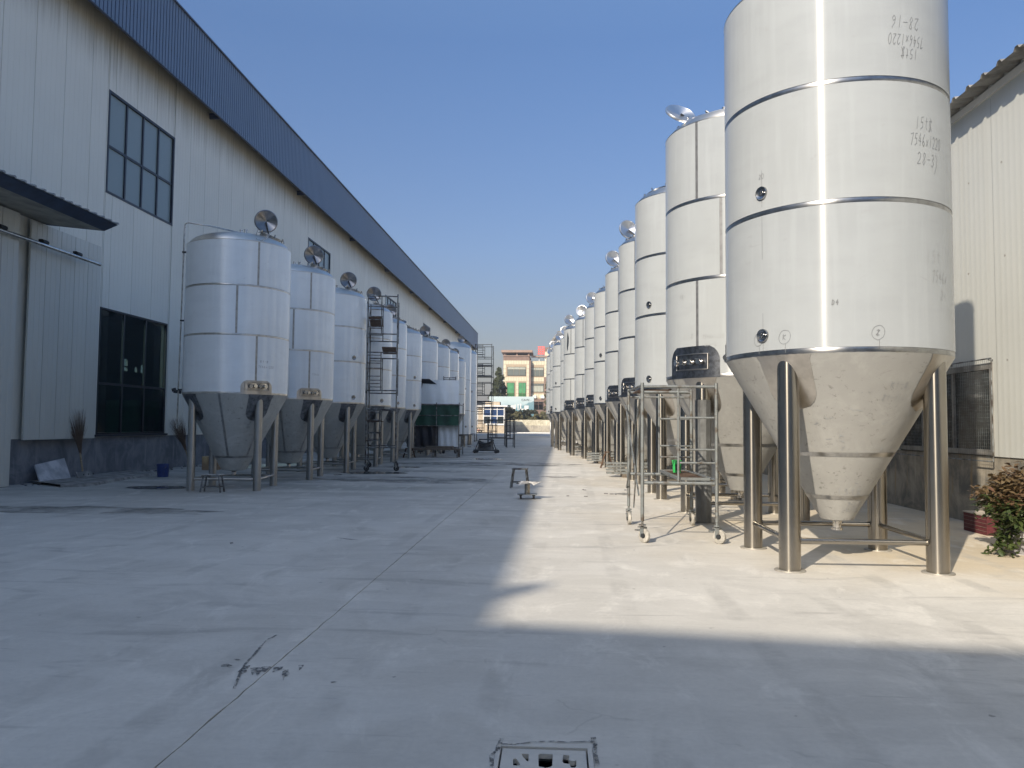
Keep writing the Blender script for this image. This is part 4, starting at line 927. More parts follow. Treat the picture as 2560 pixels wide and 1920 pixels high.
# two taller straight tanks at the far end of the left row
for i, (p, lab) in enumerate((((-6.89, 53), 'tall straight-sided tank on short legs near the far end of the left row'), ((-6.93, 57.5), 'last tall straight-sided tank on short legs beside the far scaffold tower'))):
    T = thing('storage_tank', lab, 'tank', (*p, 0), 0, 'tall straight tanks at the end of the left row')
    MB().lathe([(1.14, .84), (1.14, 2.43)], 64).build('shell_sheet', M['film_blue_shade'], T); MB().lathe([(1.14, 2.46), (1.14, 4.5)], 64).build('shell_sheet', M['film_blue_shade'], T); MB().lathe([(1.14, 4.53), (1.14, 6.7)], 64).build('shell_sheet', M['film_blue_shade'], T)
    for zc in (2.445, 4.515): MB().lathe([(1.137, -.03), (1.137, .03)], 64).build('steel_band', M['steel_band'], T, (0, 0, zc))
    MB().lathe([(1.145, 6.7), (1.1, 6.76), (1.0, 6.9), (.7, 7.05), (.3, 7.13), (.001, 7.15)], 64).build('dome', M['steel_dome'], T)
    MB().lathe([(1.14, .84), (.6, .7), (.001, .66)], 64).build('dished_bottom', M['cone'], T)
    for a in range(4): MB().cyl((.9*cos(.8+a*pi/2), .9*sin(.8+a*pi/2), 0), (.9*cos(.8+a*pi/2), .9*sin(.8+a*pi/2), .85), .09, 14).build('leg', M['steel_leg'], T)
    for pa, pz in ((322, 1.35), (318, 3.9)): put('sight_port', PORT, T, ptcyl(1.144, rad(pa), pz), (0, 0, rad(pa)))
    put('manway_lid', LIDL, T, (.45, 0, 7.35), Vector((.4, -.85, 0)).to_track_quat('Z', 'Y').to_euler())

# ------------------------------------------------------------------ scaffolds
def castor(par, p, yaw, mt=None, h=.25, foot='galv'):
    c = put('castor', None, par, p, (0, 0, yaw))
    MB().cyl((0, 0, h), (0, 0, h+.12), .015, 8).cyl((0, 0, h+.015), (0, 0, h+.03), .045, 10).box((-.045, -.04, h-.012), (.045, .04, h)).box((-.012, -.034, .07), (.05, -.028, h-.01)).box((-.012, .028, .07), (.05, .034, h-.01)).box((-.11, -.03, h-.06), (-.03, .03, h-.045)).build('castor_fork', M[foot], c)
    MB().lathe([(.035, -.022), (.075, -.024), (.088, -.018), (.090, 0), (.088, .018), (.075, .024), (.035, .022)], 26, M4=Matrix.Translation((.035, 0, .09)) @ Matrix.Rotation(pi/2, 4, 'X')).build('castor_wheel', mt or M['rubber'], c)
    MB().cyl((.035, -.036, .09), (.035, .036, .09), .03, 12).build('castor_hub', M['dark_metal'], c)
FM = {}
def ladder_frame(w, h, mt, flip=False):
    k = (w, h, mt.name, flip)
    if k not in FM:
        r = .021 if mt is not M['tower'] else .03; b = MB().cyl((0, 0, 0), (0, 0, h), r, 10).cyl((w, 0, 0), (w, 0, h), r, 10).cyl((r, 0, h-.07), (w-r, 0, h-.07), r, 10)
        u = w*.46; b.cyl((r, 0, h*.29), (w-r, 0, h*.29), r, 10).cyl((u, 0, h*.29), (u, 0, h-.09), r*.8, 8)
        a, c = (u, w) if flip else (0, u)
        for q in (.40, .53, .76): b.cyl((a+r, 0, h*q+.02), (c-r, 0, h*q+.02), r*.75, 8)
        b.cyl((a+r, 0, h-.16), (c-r, 0, h-.16), r*.7, 8)
        FM[k] = b.mesh('ladder_frame', mt)
    return FM[k]
def brace(par, p, q, mt, r=.011): MB().cyl(p, q, r, 6).build('cross_brace', mt, par)
def scaffold(label, loc, rz, w, d, levels, h, mt, base=.25, castors=True, planks=(), braces=True, flip=False, group='ladder frame scaffolds', wheel=None):
    sc2 = thing('scaffold', label, 'scaffold', loc, rz, group)
    for L in range(levels):
        for yv in (0, d): put('ladder_frame', ladder_frame(w, h, mt, flip), sc2, (0, yv, base+L*h))
        if braces:
            for xv in (-.026, w+.026):
                brace(sc2, (xv, 0, base+L*h+h*.25), (xv, d, base+L*h+h*.85), mt); brace(sc2, (xv+.012, 0, base+L*h+h*.85), (xv+.012, d, base+L*h+h*.25), mt)
    for x_, y_ in ((0, 0), (w, 0), (0, d), (w, d)):
        if castors: castor(sc2, (x_, y_, 0), random.uniform(-1, 1), wheel, base)
        else: MB().cyl((0, 0, 0), (0, 0, base), .017, 8).cyl((0, 0, 0), (0, 0, .008), .06, 12).build('base_jack', mt, sc2, (x_, y_, 0))
    for (zp, x0_, x1_) in planks:
        b = MB().box((x0_, .03, zp), (x1_, d-.03, zp+.035)); b.build('platform', M['rust'] if mt is M['scaf_dark'] else M['galv'], sc2)
    return sc2
# near right wheeled scaffold, built to measure
NS = thing('scaffold', 'low grey wheeled scaffold in the sun with a green tub on its platform', 'scaffold', (1.13, 10.15, 0), 0, 'ladder frame scaffolds')
w_, d_ = .945, 1.85; r = .023; gm_ = M['galv']
def nframe(yv, ladder_z):
    b = MB().cyl((0, 0, .27), (0, 0, 2.05), r, 14).cyl((w_, 0, .27), (w_, 0, 2.05), r, 14).cyl((r, 0, 2.0), (w_-r, 0, 2.0), .02, 12).cyl((r, 0, 1.93), (.62*w_ if yv == 0 else w_-r, 0, 1.93), .016, 10)
    b.cyl((r, 0, .76), (w_-r, 0, .76), .022, 12).cyl((.46, 0, .78), (.46, 0, 1.98), .017, 10)
    for zv in ladder_z: b.cyl((.478, 0, zv), (w_-r, 0, zv), .014, 10)
    b.build('ladder_frame', gm_, NS, (0, yv, 0))
nframe(0, (1.60, 1.19, 1.02)); nframe(d_, (1.60, 1.19, 1.02))
for xv in (0, w_): MB().cyl((xv, r, 2.02 if xv == 0 else .80), (xv, d_-r, 2.02 if xv == 0 else .80), .015, 10).build('side_rail', gm_, NS)
brace(NS, (-.03, 0, 1.85), (-.03, d_, .55), gm_, .012); brace(NS, (-.045, 0, .6), (-.045, d_, 1.8), gm_, .012); brace(NS, (-.02, .02, 1.75), (-.02, .9, .35), gm_, .01)
pl = put('platform', None, NS)
MB().box((.46, .02, .795), (.50, d_-.02, .83)).box((w_-.12, .02, .795), (w_-.08, d_-.02, .83)).box((.5, .02, .795), (w_-.12, .06, .83)).box((.5, d_-.06, .795), (w_-.12, d_-.02, .83)).build('platform_rim', gm_, pl)
b = MB(); yv = .08
while yv < d_-.06: b.box((.5, yv, .812), (w_-.12, yv+.032, .82)); yv += .04
o = b.build('platform_mesh', M['rust'], pl); o['kind'] = 'stuff'
b = MB().box((.0, .03, 1.955), (.02, 1.2, 1.975)).box((.36, .03, 1.955), (.38, 1.2, 1.975))
yv = .05
while yv < 1.2: b.box((.02, yv, 1.96), (.36, yv+.02, 1.967)); yv += .09
b.build('top_deck', M['rust'], NS)
for (x_, y_), yw in (((0, 0), -.9), ((w_, 0), -.75), ((0, d_), -1.5), ((w_, d_), -1.45)): castor(NS, (x_, y_, 0), yw, None, .2)
bk = thing('plastic_tub', 'small bright green plastic tub standing on the near scaffold platform', 'bucket', (1.74, 11.25, .832))
MB().lathe([(.001, .0), (.055, .0), (.068, .16), (.073, .165), (.073, .175), (.063, .175), (.05, .01)], 24).build('tub_body', M['green_paint'], bk)
MB().prism([(-.03, .04), (.03, .04), (.03, .12), (-.03, .12)], .061, .069, lambda u, v, d: (u, -d, v)).build('tub_label', M['dark_metal'], bk)

scaffold('tall three-level ladder scaffold on castors in front of the fourth left tank', (-5.93, 24.25, 0), .2, .93, 2.3, 3, 1.8, M['scaf_dark'], .22, True, [(4.85, .02, .45), (3.9, .45, .9), (1.55, .02, .5)], wheel=M['black_rubber'])
scaffold('two-level ladder scaffold on castors beside the green screen', (G(1107, 1134).x, G(1107, 1134).y, 0), .14, .62, 1.6, 2, 1.85, M['scaf_dark'], .25, True, [(.9, -1.4, .6)], wheel=M['black_rubber'])
p = G(1192, 1103)
scaffold('highest five-level scaffold tower with crossed braces at the far end of the left row', (p.x, 68, 0), 0, 1.45, 1.9, 5, 1.66, M['tower'], .3, True, [(6.7, .03, 1.4), (5.8, .03, 1.4), (3.35, .03, 1.4), (1.7, .03, 1.4)], wheel=M['black_rubber'])
scaffold('low single-level bare scaffold frame standing in the middle of the far lane', (G(1236, 1112).x, 53, 0), .12, 1.2, 2.2, 1, 1.85, M['tower'], .05, False, [])
scaffold('low bare scaffold frame just right of the hose trolley', (G(1271, 1118).x, 50.5, 0), .1, .5, 2.0, 1, 1.85, M['tower'], .05, False, [])

# hose trolley
c = G(1214, 1133); HT = thing('hose_trolley', 'low wheeled trolley carrying a coil of thick black cable in the lane', 'trolley', (c.x, c.y, 0), -.1)
b = MB()
for yv in (-.3, .3):
    for sg in (-1, 1): b.cyl((sg*.50, yv, .16), (sg*.32, yv*.6, .72), .022, 8)
    b.cyl((-.58, yv, .15), (.58, yv, .15), .028, 8)
for xv in (-.5, .5): b.cyl((xv, -.3, .15), (xv, .3, .15), .025, 8)
b.cyl((-.36, 0, .72), (.36, 0, .72), .03, 8); b.build('trolley_frame', M['dark_metal'], HT)
MB().box((-.36, -.2, .18), (.36, .2, .55)).build('trolley_box', mat('dull_grey_sheet', (.16, .17, .18), .6, .3, .3), HT)
for i in range(9):
    R_ = random.uniform(.30, .40); zc = .62-.035*i*.8; b = MB()
    b.tube([(R_*1.05*cos(a), .30*sin(a)*R_/.3, zc+.10*cos(a*2+i)*.4-.10*abs(sin(a))*.6) for a in [2*pi*q/20 for q in range(21)]], .022, 6); b.build('cable_loop', M['black_rubber'], HT)
for x_ in (-.56, .56):
    for y_ in (-.28, .28): castor(HT, (x_, y_, 0), .3, M['black_rubber'], .13, 'dark_metal')

# stools, trestles and dolly
def bench(label, loc, rz, L, Hh, dark, top=None, w=.22, splay=.05, group='small work stools'):
    s_ = thing('stool', label, 'stool', loc, rz, group)
    MB().box((-L/2, -w/2, Hh-.035), (L/2, w/2, Hh)).build('seat', top or dark, s_)
    for x_ in (-1, 1):
        for y_ in (-1, 1):
            MB().cyl((x_*(L/2-.03+splay), y_*(w/2-.01), 0), (x_*(L/2-.03), y_*(w/2-.03), Hh-.035), .019, 8).build('leg', dark, s_)
    MB().cyl((-L/2, -w/2+.02, Hh*.3), (L/2, -w/2+.02, Hh*.3), .012, 6).cyl((-L/2, w/2-.02, Hh*.3), (L/2, w/2-.02, Hh*.3), .012, 6).build('stretcher', dark, s_)
    return s_
bench('dark step bench with a white-spattered top in front of the nearest left tank', ((G(505,1230).x+G(553,1231).x)/2, 16.38, 0), .0, .40, .37, M['scaf_dark'], M['scaf_dark'])
MB().box((-.21, -.12, .371), (.21, .12, .377)).build('paint_spatter', mat('white_spatter', (.5, .5, .48), .7, 0, .6, 14, lo=.5, hi=.56, c2=(.05, .05, .05)), bpy.data.objects['stool'])
bench('plain dark metal stool standing on the shade edge in the middle lane', (G(1300, 1219).x, 18.5, 0), -.12, .36, .47, M['scaf_dark'], splay=.06)
bench('small dark stool by the leg of the sixth left tank', (G(1023, 1144).x, G(1023, 1144).y, 0), .3, .35, .42, M['rust'], splay=.12)
bench('small splayed rusty trestle leaning at the leg of the sixth right tank', (G(1517, 1170).x, G(1517, 1170).y, 0), .1, .16, .58, M['rust'], splay=.17, w=.18)
c = G(1318, 1247); DL = thing('dolly', 'little flat dolly carrying a steel pedestal and a crumpled white cloth in the middle lane', 'dolly', (c.x, c.y, 0), .05)
MB().box((-.2, -.16, .09), (.2, .16, .105)).build('dolly_plate', M['galv'], DL)
MB().cyl((0, 0, .105), (0, 0, .30), .055, 18).cyl((0, 0, .3), (0, 0, .315), .09, 18).build('pedestal', M['steel_leg'], DL)
for x_ in (-.13, .13):
    for y_ in (-.1, .1): MB().cyl((x_-.02, y_-.0, .045), (x_+.02, y_, .045), .035, 14).box((x_-.03, y_-.02, .07), (x_+.03, y_+.02, .088)).build('wheel', M['black_rubber'], DL)
b = MB(); R0 = random.Random(3); n1, n2 = 16, 5; vs = []
for j in range(n2+1):
    for i in range(n1):
        a = 2*pi*i/n1; rr = .24*(j/n2)*(1+.25*sin(3*a+1)); vs.append((rr*cos(a), rr*sin(a)*.8, .34+.03*cos(a*4)*j/n2+R0.uniform(-.012, .012)-.03*(j/n2)**2))
b.add(vs, [(j*n1+i, j*n1+(i+1) % n1, (j+1)*n1+(i+1) % n1, (j+1)*n1+i) for j in range(n2) for i in range(n1)])
b.build('folded_cloth', mat('dirty_white_cloth', (.55, .53, .5), .9, 0, .5, 9), DL)

# ------------------------------------------------------------------ clutter at the foot of the left hall
c = G(128, 1217)
bd = thing('stone_board', 'square white marbled board leaning against the plinth of the left hall', 'board', (-12.2, 17.6, 0))
A_, B_, C_, D_ = PX(106, 1219, -12.05), PX(181, 1206, -12.05), PX(161, 1145, -12.4), PX(87, 1162, -12.4)
for v in (A_, B_, C_, D_): v -= Vector((-12.2, 17.6, 0))
off = Vector((.03, 0, .01)); MB().add([A_, B_, C_, D_, A_-off, B_-off, C_-off, D_-off], [(0,1,2,3),(7,6,5,4),(0,4,5,1),(1,5,6,2),(2,6,7,3),(3,7,4,0)]).build('board_sheet', M['board'], bd)
def broom(label, foot, top, hd, seed):
    R_ = random.Random(seed); foot, top = Vector(foot), Vector(top); t_ = thing('twig_broom', label, 'broom', foot, 0, 'twig brooms leaning on the left hall'); d = top-foot
    MB().cyl((0, 0, 0), d*.45, .020, 8, .026).build('handle', M['pale_wood'], t_)
    b = MB(); u = d.normalized(); s1 = u.orthogonal().normalized(); s2 = u.cross(s1)
    for i in range(260):
        a = R_.uniform(0, 2*pi); k_ = sqrt(R_.random()); ln = R_.uniform(.75, 1.06); off = (s1*cos(a)+s2*sin(a))*k_
        p0 = d*.40+off*.02; p1 = d*.58+off*.07; p2 = d*ln+off*hd*(1.1-.2*R_.random())
        b.add([p0, p0+s1*.006, p1+s1*.006, p1, p2, p2+s1*.002], [(0,1,2,3),(3,2,5,4)])
    o = b.build('twigs', M['straw'], t_); o['kind'] = 'stuff'
broom('upright twig broom with a bushy head leaning between the white board and the low window', PX(210, 1207, -12.05), PX(188, 1032, -12.35), .26, 1)
broom('darker twig broom half hidden behind the leg of the nearest left tank', PX(482, 1181, -11.9), PX(440, 1050, -12.3), .26, 2)
c = G(407, 1192); bb = thing('paint_bucket', 'dark blue paint bucket standing on the floor below the low window', 'bucket', (c.x, c.y, 0))
MB().lathe([(.001, 0), (.14, 0), (.165, .33), (.172, .335), (.172, .35), (.155, .35), (.13, .02)], 28).build('bucket_body', M['blue_paint'], bb)
MB().tube([(.17*cos(a), .02*0+.17*sin(a)*.2-.15, .33-.12*sin(a)) for a in [pi*q/10 for q in range(11)]], .004, 5).build('bucket_handle', M['polished'], bb)
c = G(504, 1175); cb = thing('cardboard_box', 'plain brown cardboard box standing by the plinth behind the nearest left tank', 'box', (c.x, c.y, 0), .2)
MB().box((0, 0, 0), (.5, .45, .42)).build('box_body', M['card'], cb); MB().box((.22, -.002, .0), (.28, .0, .42)).build('tape', M['pale_wood'], cb)
c = G(645, 1160); wp = thing('wood_scraps', 'heap of orange-brown wood scraps by the plinth behind the first left tank', 'wood scraps', (c.x-.5, c.y, 0))
for i in range(9):
    a = random.uniform(0, 3); x_, y_ = random.uniform(-.4, .4), random.uniform(-.2, .2)
    MB().box((-.3, -.05, 0), (.3, .05, .04), Matrix.Translation((x_, y_, .045*i+.02)) @ Matrix.Rotation(a, 4, 'Z') @ Matrix.Rotation(random.uniform(-.08, .08), 4, 'Y')).build('plank', M['pale_wood'], wp)
c = G(232, 1200); mp_ = thing('bracket_plate', 'small grey perforated metal plate lying by the broom at the plinth', 'metal plate', (c.x-.2, c.y, .075))
MB().box((-.02, -.3, .0), (.0, .35, .16), Matrix.Rotation(-.5, 4, 'Y')).build('plate', M['galv_roof'], mp_)
for q in (-.15, .05, .25): MB().cyl((0, 0, 0), (.012, 0, 0), .018, 10).build('hole', M['dark_metal'], mp_, (.045, q, .07))
b = MB(); R1 = random.Random(5)
for i in range(90):
    x_, y_ = R1.uniform(-12.45, -11.9), R1.uniform(17.2, 26); s_ = R1.uniform(.015, .05); b.box((x_, y_, 0.004), (x_+s_, y_+s_*1.5, s_*.6+.004))
for (px_, py_) in ((1455,1225),(1460,1242),(1458,1226),(1416,1241),(1510,1235),(1524,1236),(1537,1237),(1561,1226),(1240,1123),(1250,1123),(1262,1123),(1192,1117),(1205,1147),(1228,1148)):
    p = G(px_, py_); s_ = R1.uniform(.02, .05); b.box((p.x, p.y, .005), (p.x+s_*2, p.y+s_, .017))
b.build('floor_litter', M['plinth_gap'], kind='stuff', label='scattered crumbs of mortar and small scraps on the yard floor')

# ------------------------------------------------------------------ screened bay in the left row
ge = thing('screened_bay', 'scaffold-framed bay hung with dark green sheeting below pale sheet metal, across the left row', 'screen', (-5.3, 36.0, 0))
def sheet(x0, x1, z0, z1, name, mt, wav, yo, seed=1, slope=0.):
    R_ = random.Random(seed); b = MB(); nu, nv = 24, 8; vs = []
    for j in range(nv+1):
        for i in range(nu+1):
            u, v = i/nu, j/nv; vs.append((x0+(x1-x0)*u, yo+wav*sin(u*23+v*2+seed)+R_.uniform(-.4, .4)*wav, z0+(z1-z0)*v+slope*u*(v if slope < 0 else 1)))
    vs += [(x, y+.012, z) for x, y, z in vs]; K = (nu+1)*(nv+1); fs = [(j*(nu+1)+i, j*(nu+1)+i+1, (j+1)*(nu+1)+i+1, (j+1)*(nu+1)+i) for j in range(nv) for i in range(nu)]
    b.add(vs, fs+[tuple(K+q for q in reversed(f)) for f in fs]); return b.build(name, mt, ge)
sheet(-1.3, .80, 2.42, 3.56, 'metal_sheet', M['film_blue_shade'], .008, .30, 2)
sheet(-1.5, .84, 1.40, 2.38, 'green_sheeting', M['net'], .03, .10, 3)
sheet(-1.6, -.15, .42, 1.42, 'dark_tarpaulin', M['tarp_and_pit_shade'], .05, .22, 4)
sheet(-.30, .78, .45, 1.42, 'metal_sheet', M['film_blue_shade'], .006, .36, 5)
b = MB()
for xv in (-1.2, -.2, .86): b.cyl((xv, .02, .05), (xv, .02, 2.5), .022, 8).cyl((xv, 1.6, .05), (xv, 1.6, 2.5), .022, 8)
for zv in (.42, 1.42, 1.9, 2.4): b.cyl((-1.5, .0, zv), (.88, .0, zv), .02, 8)
for zv in (.42, 2.4): b.cyl((.86, .02, zv), (.86, 1.6, zv), .02, 8)
b.build('tube_frame', M['scaf_dark'], ge)
MB().box((-1.4, .05, 2.405), (.8, 1.6, 2.44)).build('plank_deck', M['wood'], ge)
MB().add([(-1.15,.1,3.62),(-.55,.0,3.60),(-.22,.15,3.36),(-.9,.2,3.40),(-1.1,.12,2.9),(-.98,.16,2.95)], [(0,1,2,3),(0,3,5,4)]).build('flap_cover', M['dark_metal'], ge)
# pallets and blocks beneath
for i, (px_, py_) in enumerate(((1070,1131),(1095,1127),(1120,1124))):
    p = G(px_, py_); t_ = thing('pallet', ['nearest low wooden pallet below the green screen','middle low wooden pallet below the green screen','far low wooden pallet at the foot of the green screen'][i], 'pallet', (p.x-.5, p.y+.2, 0), 0, 'pallets under the enclosure')
    for q in range(5): MB().box((-.5, -.6+q*.25, .13), (.6, -.44+q*.25, .15)).build('slat', M['wood'], t_)
    for q in range(3): MB().box((-.5+q*.5, -.6, 0), (-.4+q*.5, .56, .129)).build('runner', M['wood'], t_)
p = G(1030, 1128)
lt_ = thing('low_bench', 'long low dark bench carrying boards at the foot of the green screen', 'bench', (-5.2, 35.3, 0))
MB().box((-1.4, -.5, .34), (.95, .3, .40)).build('bench_top', M['wood'], lt_)
for xv in (-1.3, -.3, .8):
    for yv in (-.45, .2): MB().box((xv, yv, 0), (xv+.08, yv+.08, .339)).build('leg', M['scaf_dark'], lt_)
MB().box((-.6, -.4, .403), (.6, .2, .50)).build('board_stack', M['wood'], lt_)

# ------------------------------------------------------------------ odds and ends below the right row
p = G(1455, 1130); t_ = thing('cement_sack', 'pale yellowish block lying among the legs of the far right tanks', 'block', (p.x+.5, p.y+1, 0))
MB().box((-.25, -.2, 0), (.25, .2, .55)).build('block_body', M['cement'], t_)
for i, (yy_, lab) in enumerate(((23.0, 'stack of steel bars lying behind the legs of the fourth right tank'), (31, 'stack of steel bars on blocks behind the sixth right tank'), (41, 'stack of steel bars far back behind the right row'))):
    t_ = thing('bar_stack', lab, 'steel bars', (3.6-.03*yy_, yy_, 0), 0, 'steel bar stacks behind the right row')
    for q in range(8): MB().box((-1.4, -.3+q*.07, .1+.09*(q % 4)), (1.5, -.24+q*.07, .15+.09*(q % 4))).build('bar', M['galv'], t_)
    for q in (-1, 1): MB().box((q*.9-.06, -.35, 0), (q*.9+.06, .35, .1)).build('block', M['wood'], t_)

# red block, sack pot and shrub at the right edge
rb_ = thing('masonry_block', 'low dull red block with a cement top at the foot of the right wall', 'block', (6.03, 11.3, 0))
MB().box((0, 0, 0), (.52, .62, .265)).build('red_body', M['red_block'], rb_); MB().box((-.01, -.01, .266), (.53, .63, .285)).build('cement_cap', M['cement'], rb_)
for q in range(4): MB().box((-.004, .0, .05+q*.055), (-.001, .62, .056+q*.055)).build('groove', M['brown'], rb_)
sh = thing('potted_shrub', 'potted shrub with russet upper leaves and glossy green lower leaves at the right edge', 'shrub', (5.60, 9.75, 0))
MB().lathe([(.001, 0), (.17, 0), (.20, .14), (.23, .30), (.24, .31), (.22, .31), (.18, .1)], 18).build('pot', mat('grey_white_sack', (.42, .41, .43), .8, 0, .45, 8, bst=.4, bs=12), sh)
MB().lathe([(.001, .27), (.215, .27)], 18).build('soil', M['bark'], sh)
R2 = random.Random(11)
b = MB(); tips = []
for i in range(48):
    a = R2.uniform(0, 2*pi); el = R2.uniform(.1, 1.45); ln = R2.uniform(.38, .74); d = Vector((cos(a)*cos(el), sin(a)*cos(el), sin(el)))
    if i < 6: d = Vector((-.7+R2.uniform(-.2, .3), -.5+R2.uniform(-.3, .3), -.05)).normalized(); ln = .42
    p0 = Vector((0, 0, .30)); p1 = p0+d*ln*.5+Vector((0, 0, .08)); p2 = p0+d*ln+Vector((0, 0, .06 if i >= 6 else -.18)); b.tube([p0, p1, p2], .005, 5)
    tips += [(p0.lerp(p1, .6), d), (p1, d), (p1.lerp(p2, .35), d), (p1.lerp(p2, .7), d), (p2, d)]
b.build('stem', M['bark'], sh)
lf = MB().add([(0,0,0),(.022,.03,.006),(.024,.065,.004),(0,.11,-.012),(-.024,.065,.004),(-.022,.03,.006),(0,.035,0),(0,.07,-.003)], [(0,1,6),(0,6,5),(1,2,7,6),(6,7,4,5),(2,3,7),(7,3,4)])
LG, LR_ = lf.mesh('leaf', M['leaf_green']), lf.mesh('leaf', M['leaf_red'])
cnt = 0; rest_g, rest_r = MB(), MB(); lv = [(Vector(v)) for v in lf.v]
items = []
for (p, d) in tips*9:
    q = p+Vector((R2.gauss(0, .06), R2.gauss(0, .06), R2.gauss(0, .055)))
    e = Euler((R2.uniform(-.9, .7), R2.uniform(-.6, .6), R2.uniform(0, 2*pi))); items.append((q, e, R2.uniform(.6, 1.15)))
for i in range(2600):
    d = Vector((R2.gauss(0, 1), R2.gauss(0, 1), R2.gauss(0, 1))).normalized(); q = Vector((.06, 0, .63)) + Vector((d.x*.50, d.y*.50, d.z*.33))*R2.uniform(.72, 1.04)*(1+.12*sin(d.x*7+d.z*5))
    items.append((q, Euler((R2.uniform(-.9, .7), R2.uniform(-.6, .6), R2.uniform(0, 2*pi))), R2.uniform(.5, .95)))
items.sort(key=lambda it: it[0].x*1.0+it[0].y*1.2)       # the sides towards the lane first
for i, (q, e, s_) in enumerate(items):
    red = q.z > .62+R2.uniform(-.14, .14)
    if i < 290:
        o = put('leaf', LR_ if red else LG, sh, q, e); o.scale = (s_, s_, s_)
    else:
        M4 = Matrix.Translation(q) @ e.to_matrix().to_4x4() @ Matrix.Scale(s_, 4); (rest_r if red else rest_g).add([M4 @ v for v in lv], lf.f)
rest_g.build('leaf', M['leaf_green'], sh, kind='stuff'); rest_r.build('leaf', M['leaf_red'], sh, kind='stuff')

# ------------------------------------------------------------------ far end of the yard
BW = thing('boundary_wall', 'patchy cream and grey boundary wall across the far end of the yard', 'wall', (0, 149, 0))
MB().box((-12, 0, 0), (30, .35, 1.45)).build('lower_wall', M['wall_grey'], BW); MB().box((-12, .05, 1.452), (30, .3, 2.5)).build('upper_wall', M['wall_top'], BW)
for i in range(36): MB().box((-11.6+i*.62, -.03, .1), (-11.5+i*.62, -.002, 1.4)).build('wall_rib', M['wall_grey'], BW)
# guard kiosk
GH = thing('guard_kiosk', 'small beige guard kiosk with blue glass windows in white frames at the far yard end', 'kiosk', (-13.6, 141, 0))
MB().box((-3.2, 0, 0), (4.45, 3.6, 5.0)).box((.95, .3, 5.03), (3.6, 3.2, 5.7)).build('kiosk_wall', M['guard'], GH)
MB().box((-3.5, -.5, 4.78), (5.0, 4, 5.04)).build('eave_slab', M['white_paint'], GH)
MB().box((.6, -.10, 1.55), (.75, -.003, 4.7)).box((4.35, -.10, 1.4), (4.5, -.003, 4.7)).box((1.9, -.08, 1.7), (2.0, -.003, 4.6)).box((3.1, -.08, 1.7), (3.22, -.003, 4.6)).box((1.1, -.16, 1.45), (4.5, -.10, 1.72)).box((.75, -.09, 3.0), (4.35, -.002, 3.16)).box((.75, -.09, 4.25), (4.35, -.002, 4.36)).build('window_frame', M['white_paint'], GH)
for x0_, x1_ in ((.75, 1.9), (2.0, 3.1), (3.22, 4.35)):
    for z0_, z1_, mm in ((1.72, 3.0, M['glass_dark'] if x0_ != 2.0 else M['glass_blue']), (3.16, 4.25, M['glass_blue']), (4.36, 4.7, M['glass_blue'])): MB().box((x0_, -.03, z0_), (x1_, -.004, z1_)).build('pane', mm, GH)
MB().box((-1.75, -.05, 1.5), (-1.6, -.002, 4.7)).box((-.45, -.05, 1.5), (-.3, -.002, 4.7)).build('window_frame', M['white_paint'], GH); MB().box((-1.6, -.04, 1.6), (-.45, -.002, 4.7)).build('pane', M['glass_blue'], GH)
# red three-wheeler
tc_ = thing('cargo_tricycle', 'small red cargo tricycle parked before the guard kiosk behind the scaffold tower', 'tricycle', (-14.6, 139.2, 0))
MB().box((-1.2, -.5, .55), (.3, .5, .95)).box((.3, -.04, .5), (1.2, .04, .6)).build('cargo_bed', mat('red_paint', (.45, .05, .05), .5, 0, .2), tc_)
for x_, y_ in ((-.6, -.55), (-.6, .55), (1.25, 0)): MB().lathe([(.12, -.03), (.28, -.04), (.31, 0), (.28, .04), (.12, .03)], 18, M4=Matrix.Translation((x_, y_, .31)) @ Matrix.Rotation(pi/2, 4, 'X')).build('wheel', M['black_rubber'], tc_)
MB().cyl((1.25, 0, .31), (1.0, 0, 1.15), .03, 6).cyl((1.0, -.35, 1.15), (1.0, .35, 1.15), .025, 6).box((.4, -.15, .75), (.85, .15, .85)).build('fork_and_saddle', M['dark_metal'], tc_)
# billboard
bil, bt, bb_ = new('billboard_print'); tcn = N(bt, 'ShaderNodeTexCoord'); sx = N(bt, 'ShaderNodeSeparateXYZ'); bt.links.new(tcn.outputs['Object'], sx.inputs[0])
f = ramp(bt, mth(bt, 'ADD', sx.outputs[2], mth(bt, 'MULTIPLY', noise(bt, coords(bt, (1, 1, 1), False), .5, 4), 1.2)), 4.6, 7.4); c = mixc(bt, f, (.22, .36, .41), (.46, .56, .58))
f2 = ramp(bt, mth(bt, 'SUBTRACT', mth(bt, 'MULTIPLY', sx.outputs[0], .33), mth(bt, 'SUBTRACT', sx.outputs[2], mth(bt, 'MULTIPLY', noise(bt, coords(bt, (1, 1, 1), False), .9, 5), 1.6))), -2.6, -2.4)
bt.links.new(mixc(bt, mth(bt, 'MULTIPLY', f2, .8), c, (.10, .22, .27)), bb_.inputs['Base Color']); bb_.inputs['Roughness'].default_value = .6
BI = thing('billboard', 'wide pale blue printed hoarding with dark letters above the hedge before the office', 'billboard', (-13.45, 160, 0))
MB().box((0, 0, 2.6), (9.15, .12, 7.35)).build('print_panel', bil, BI); MB().box((-.2, .13, 0), (0, .3, 7.3)).box((4.4, .13, 0), (4.6, .3, 7.3)).box((9.0, .13, 0), (9.2, .3, 7.3)).build('post', M['galv'], BI)
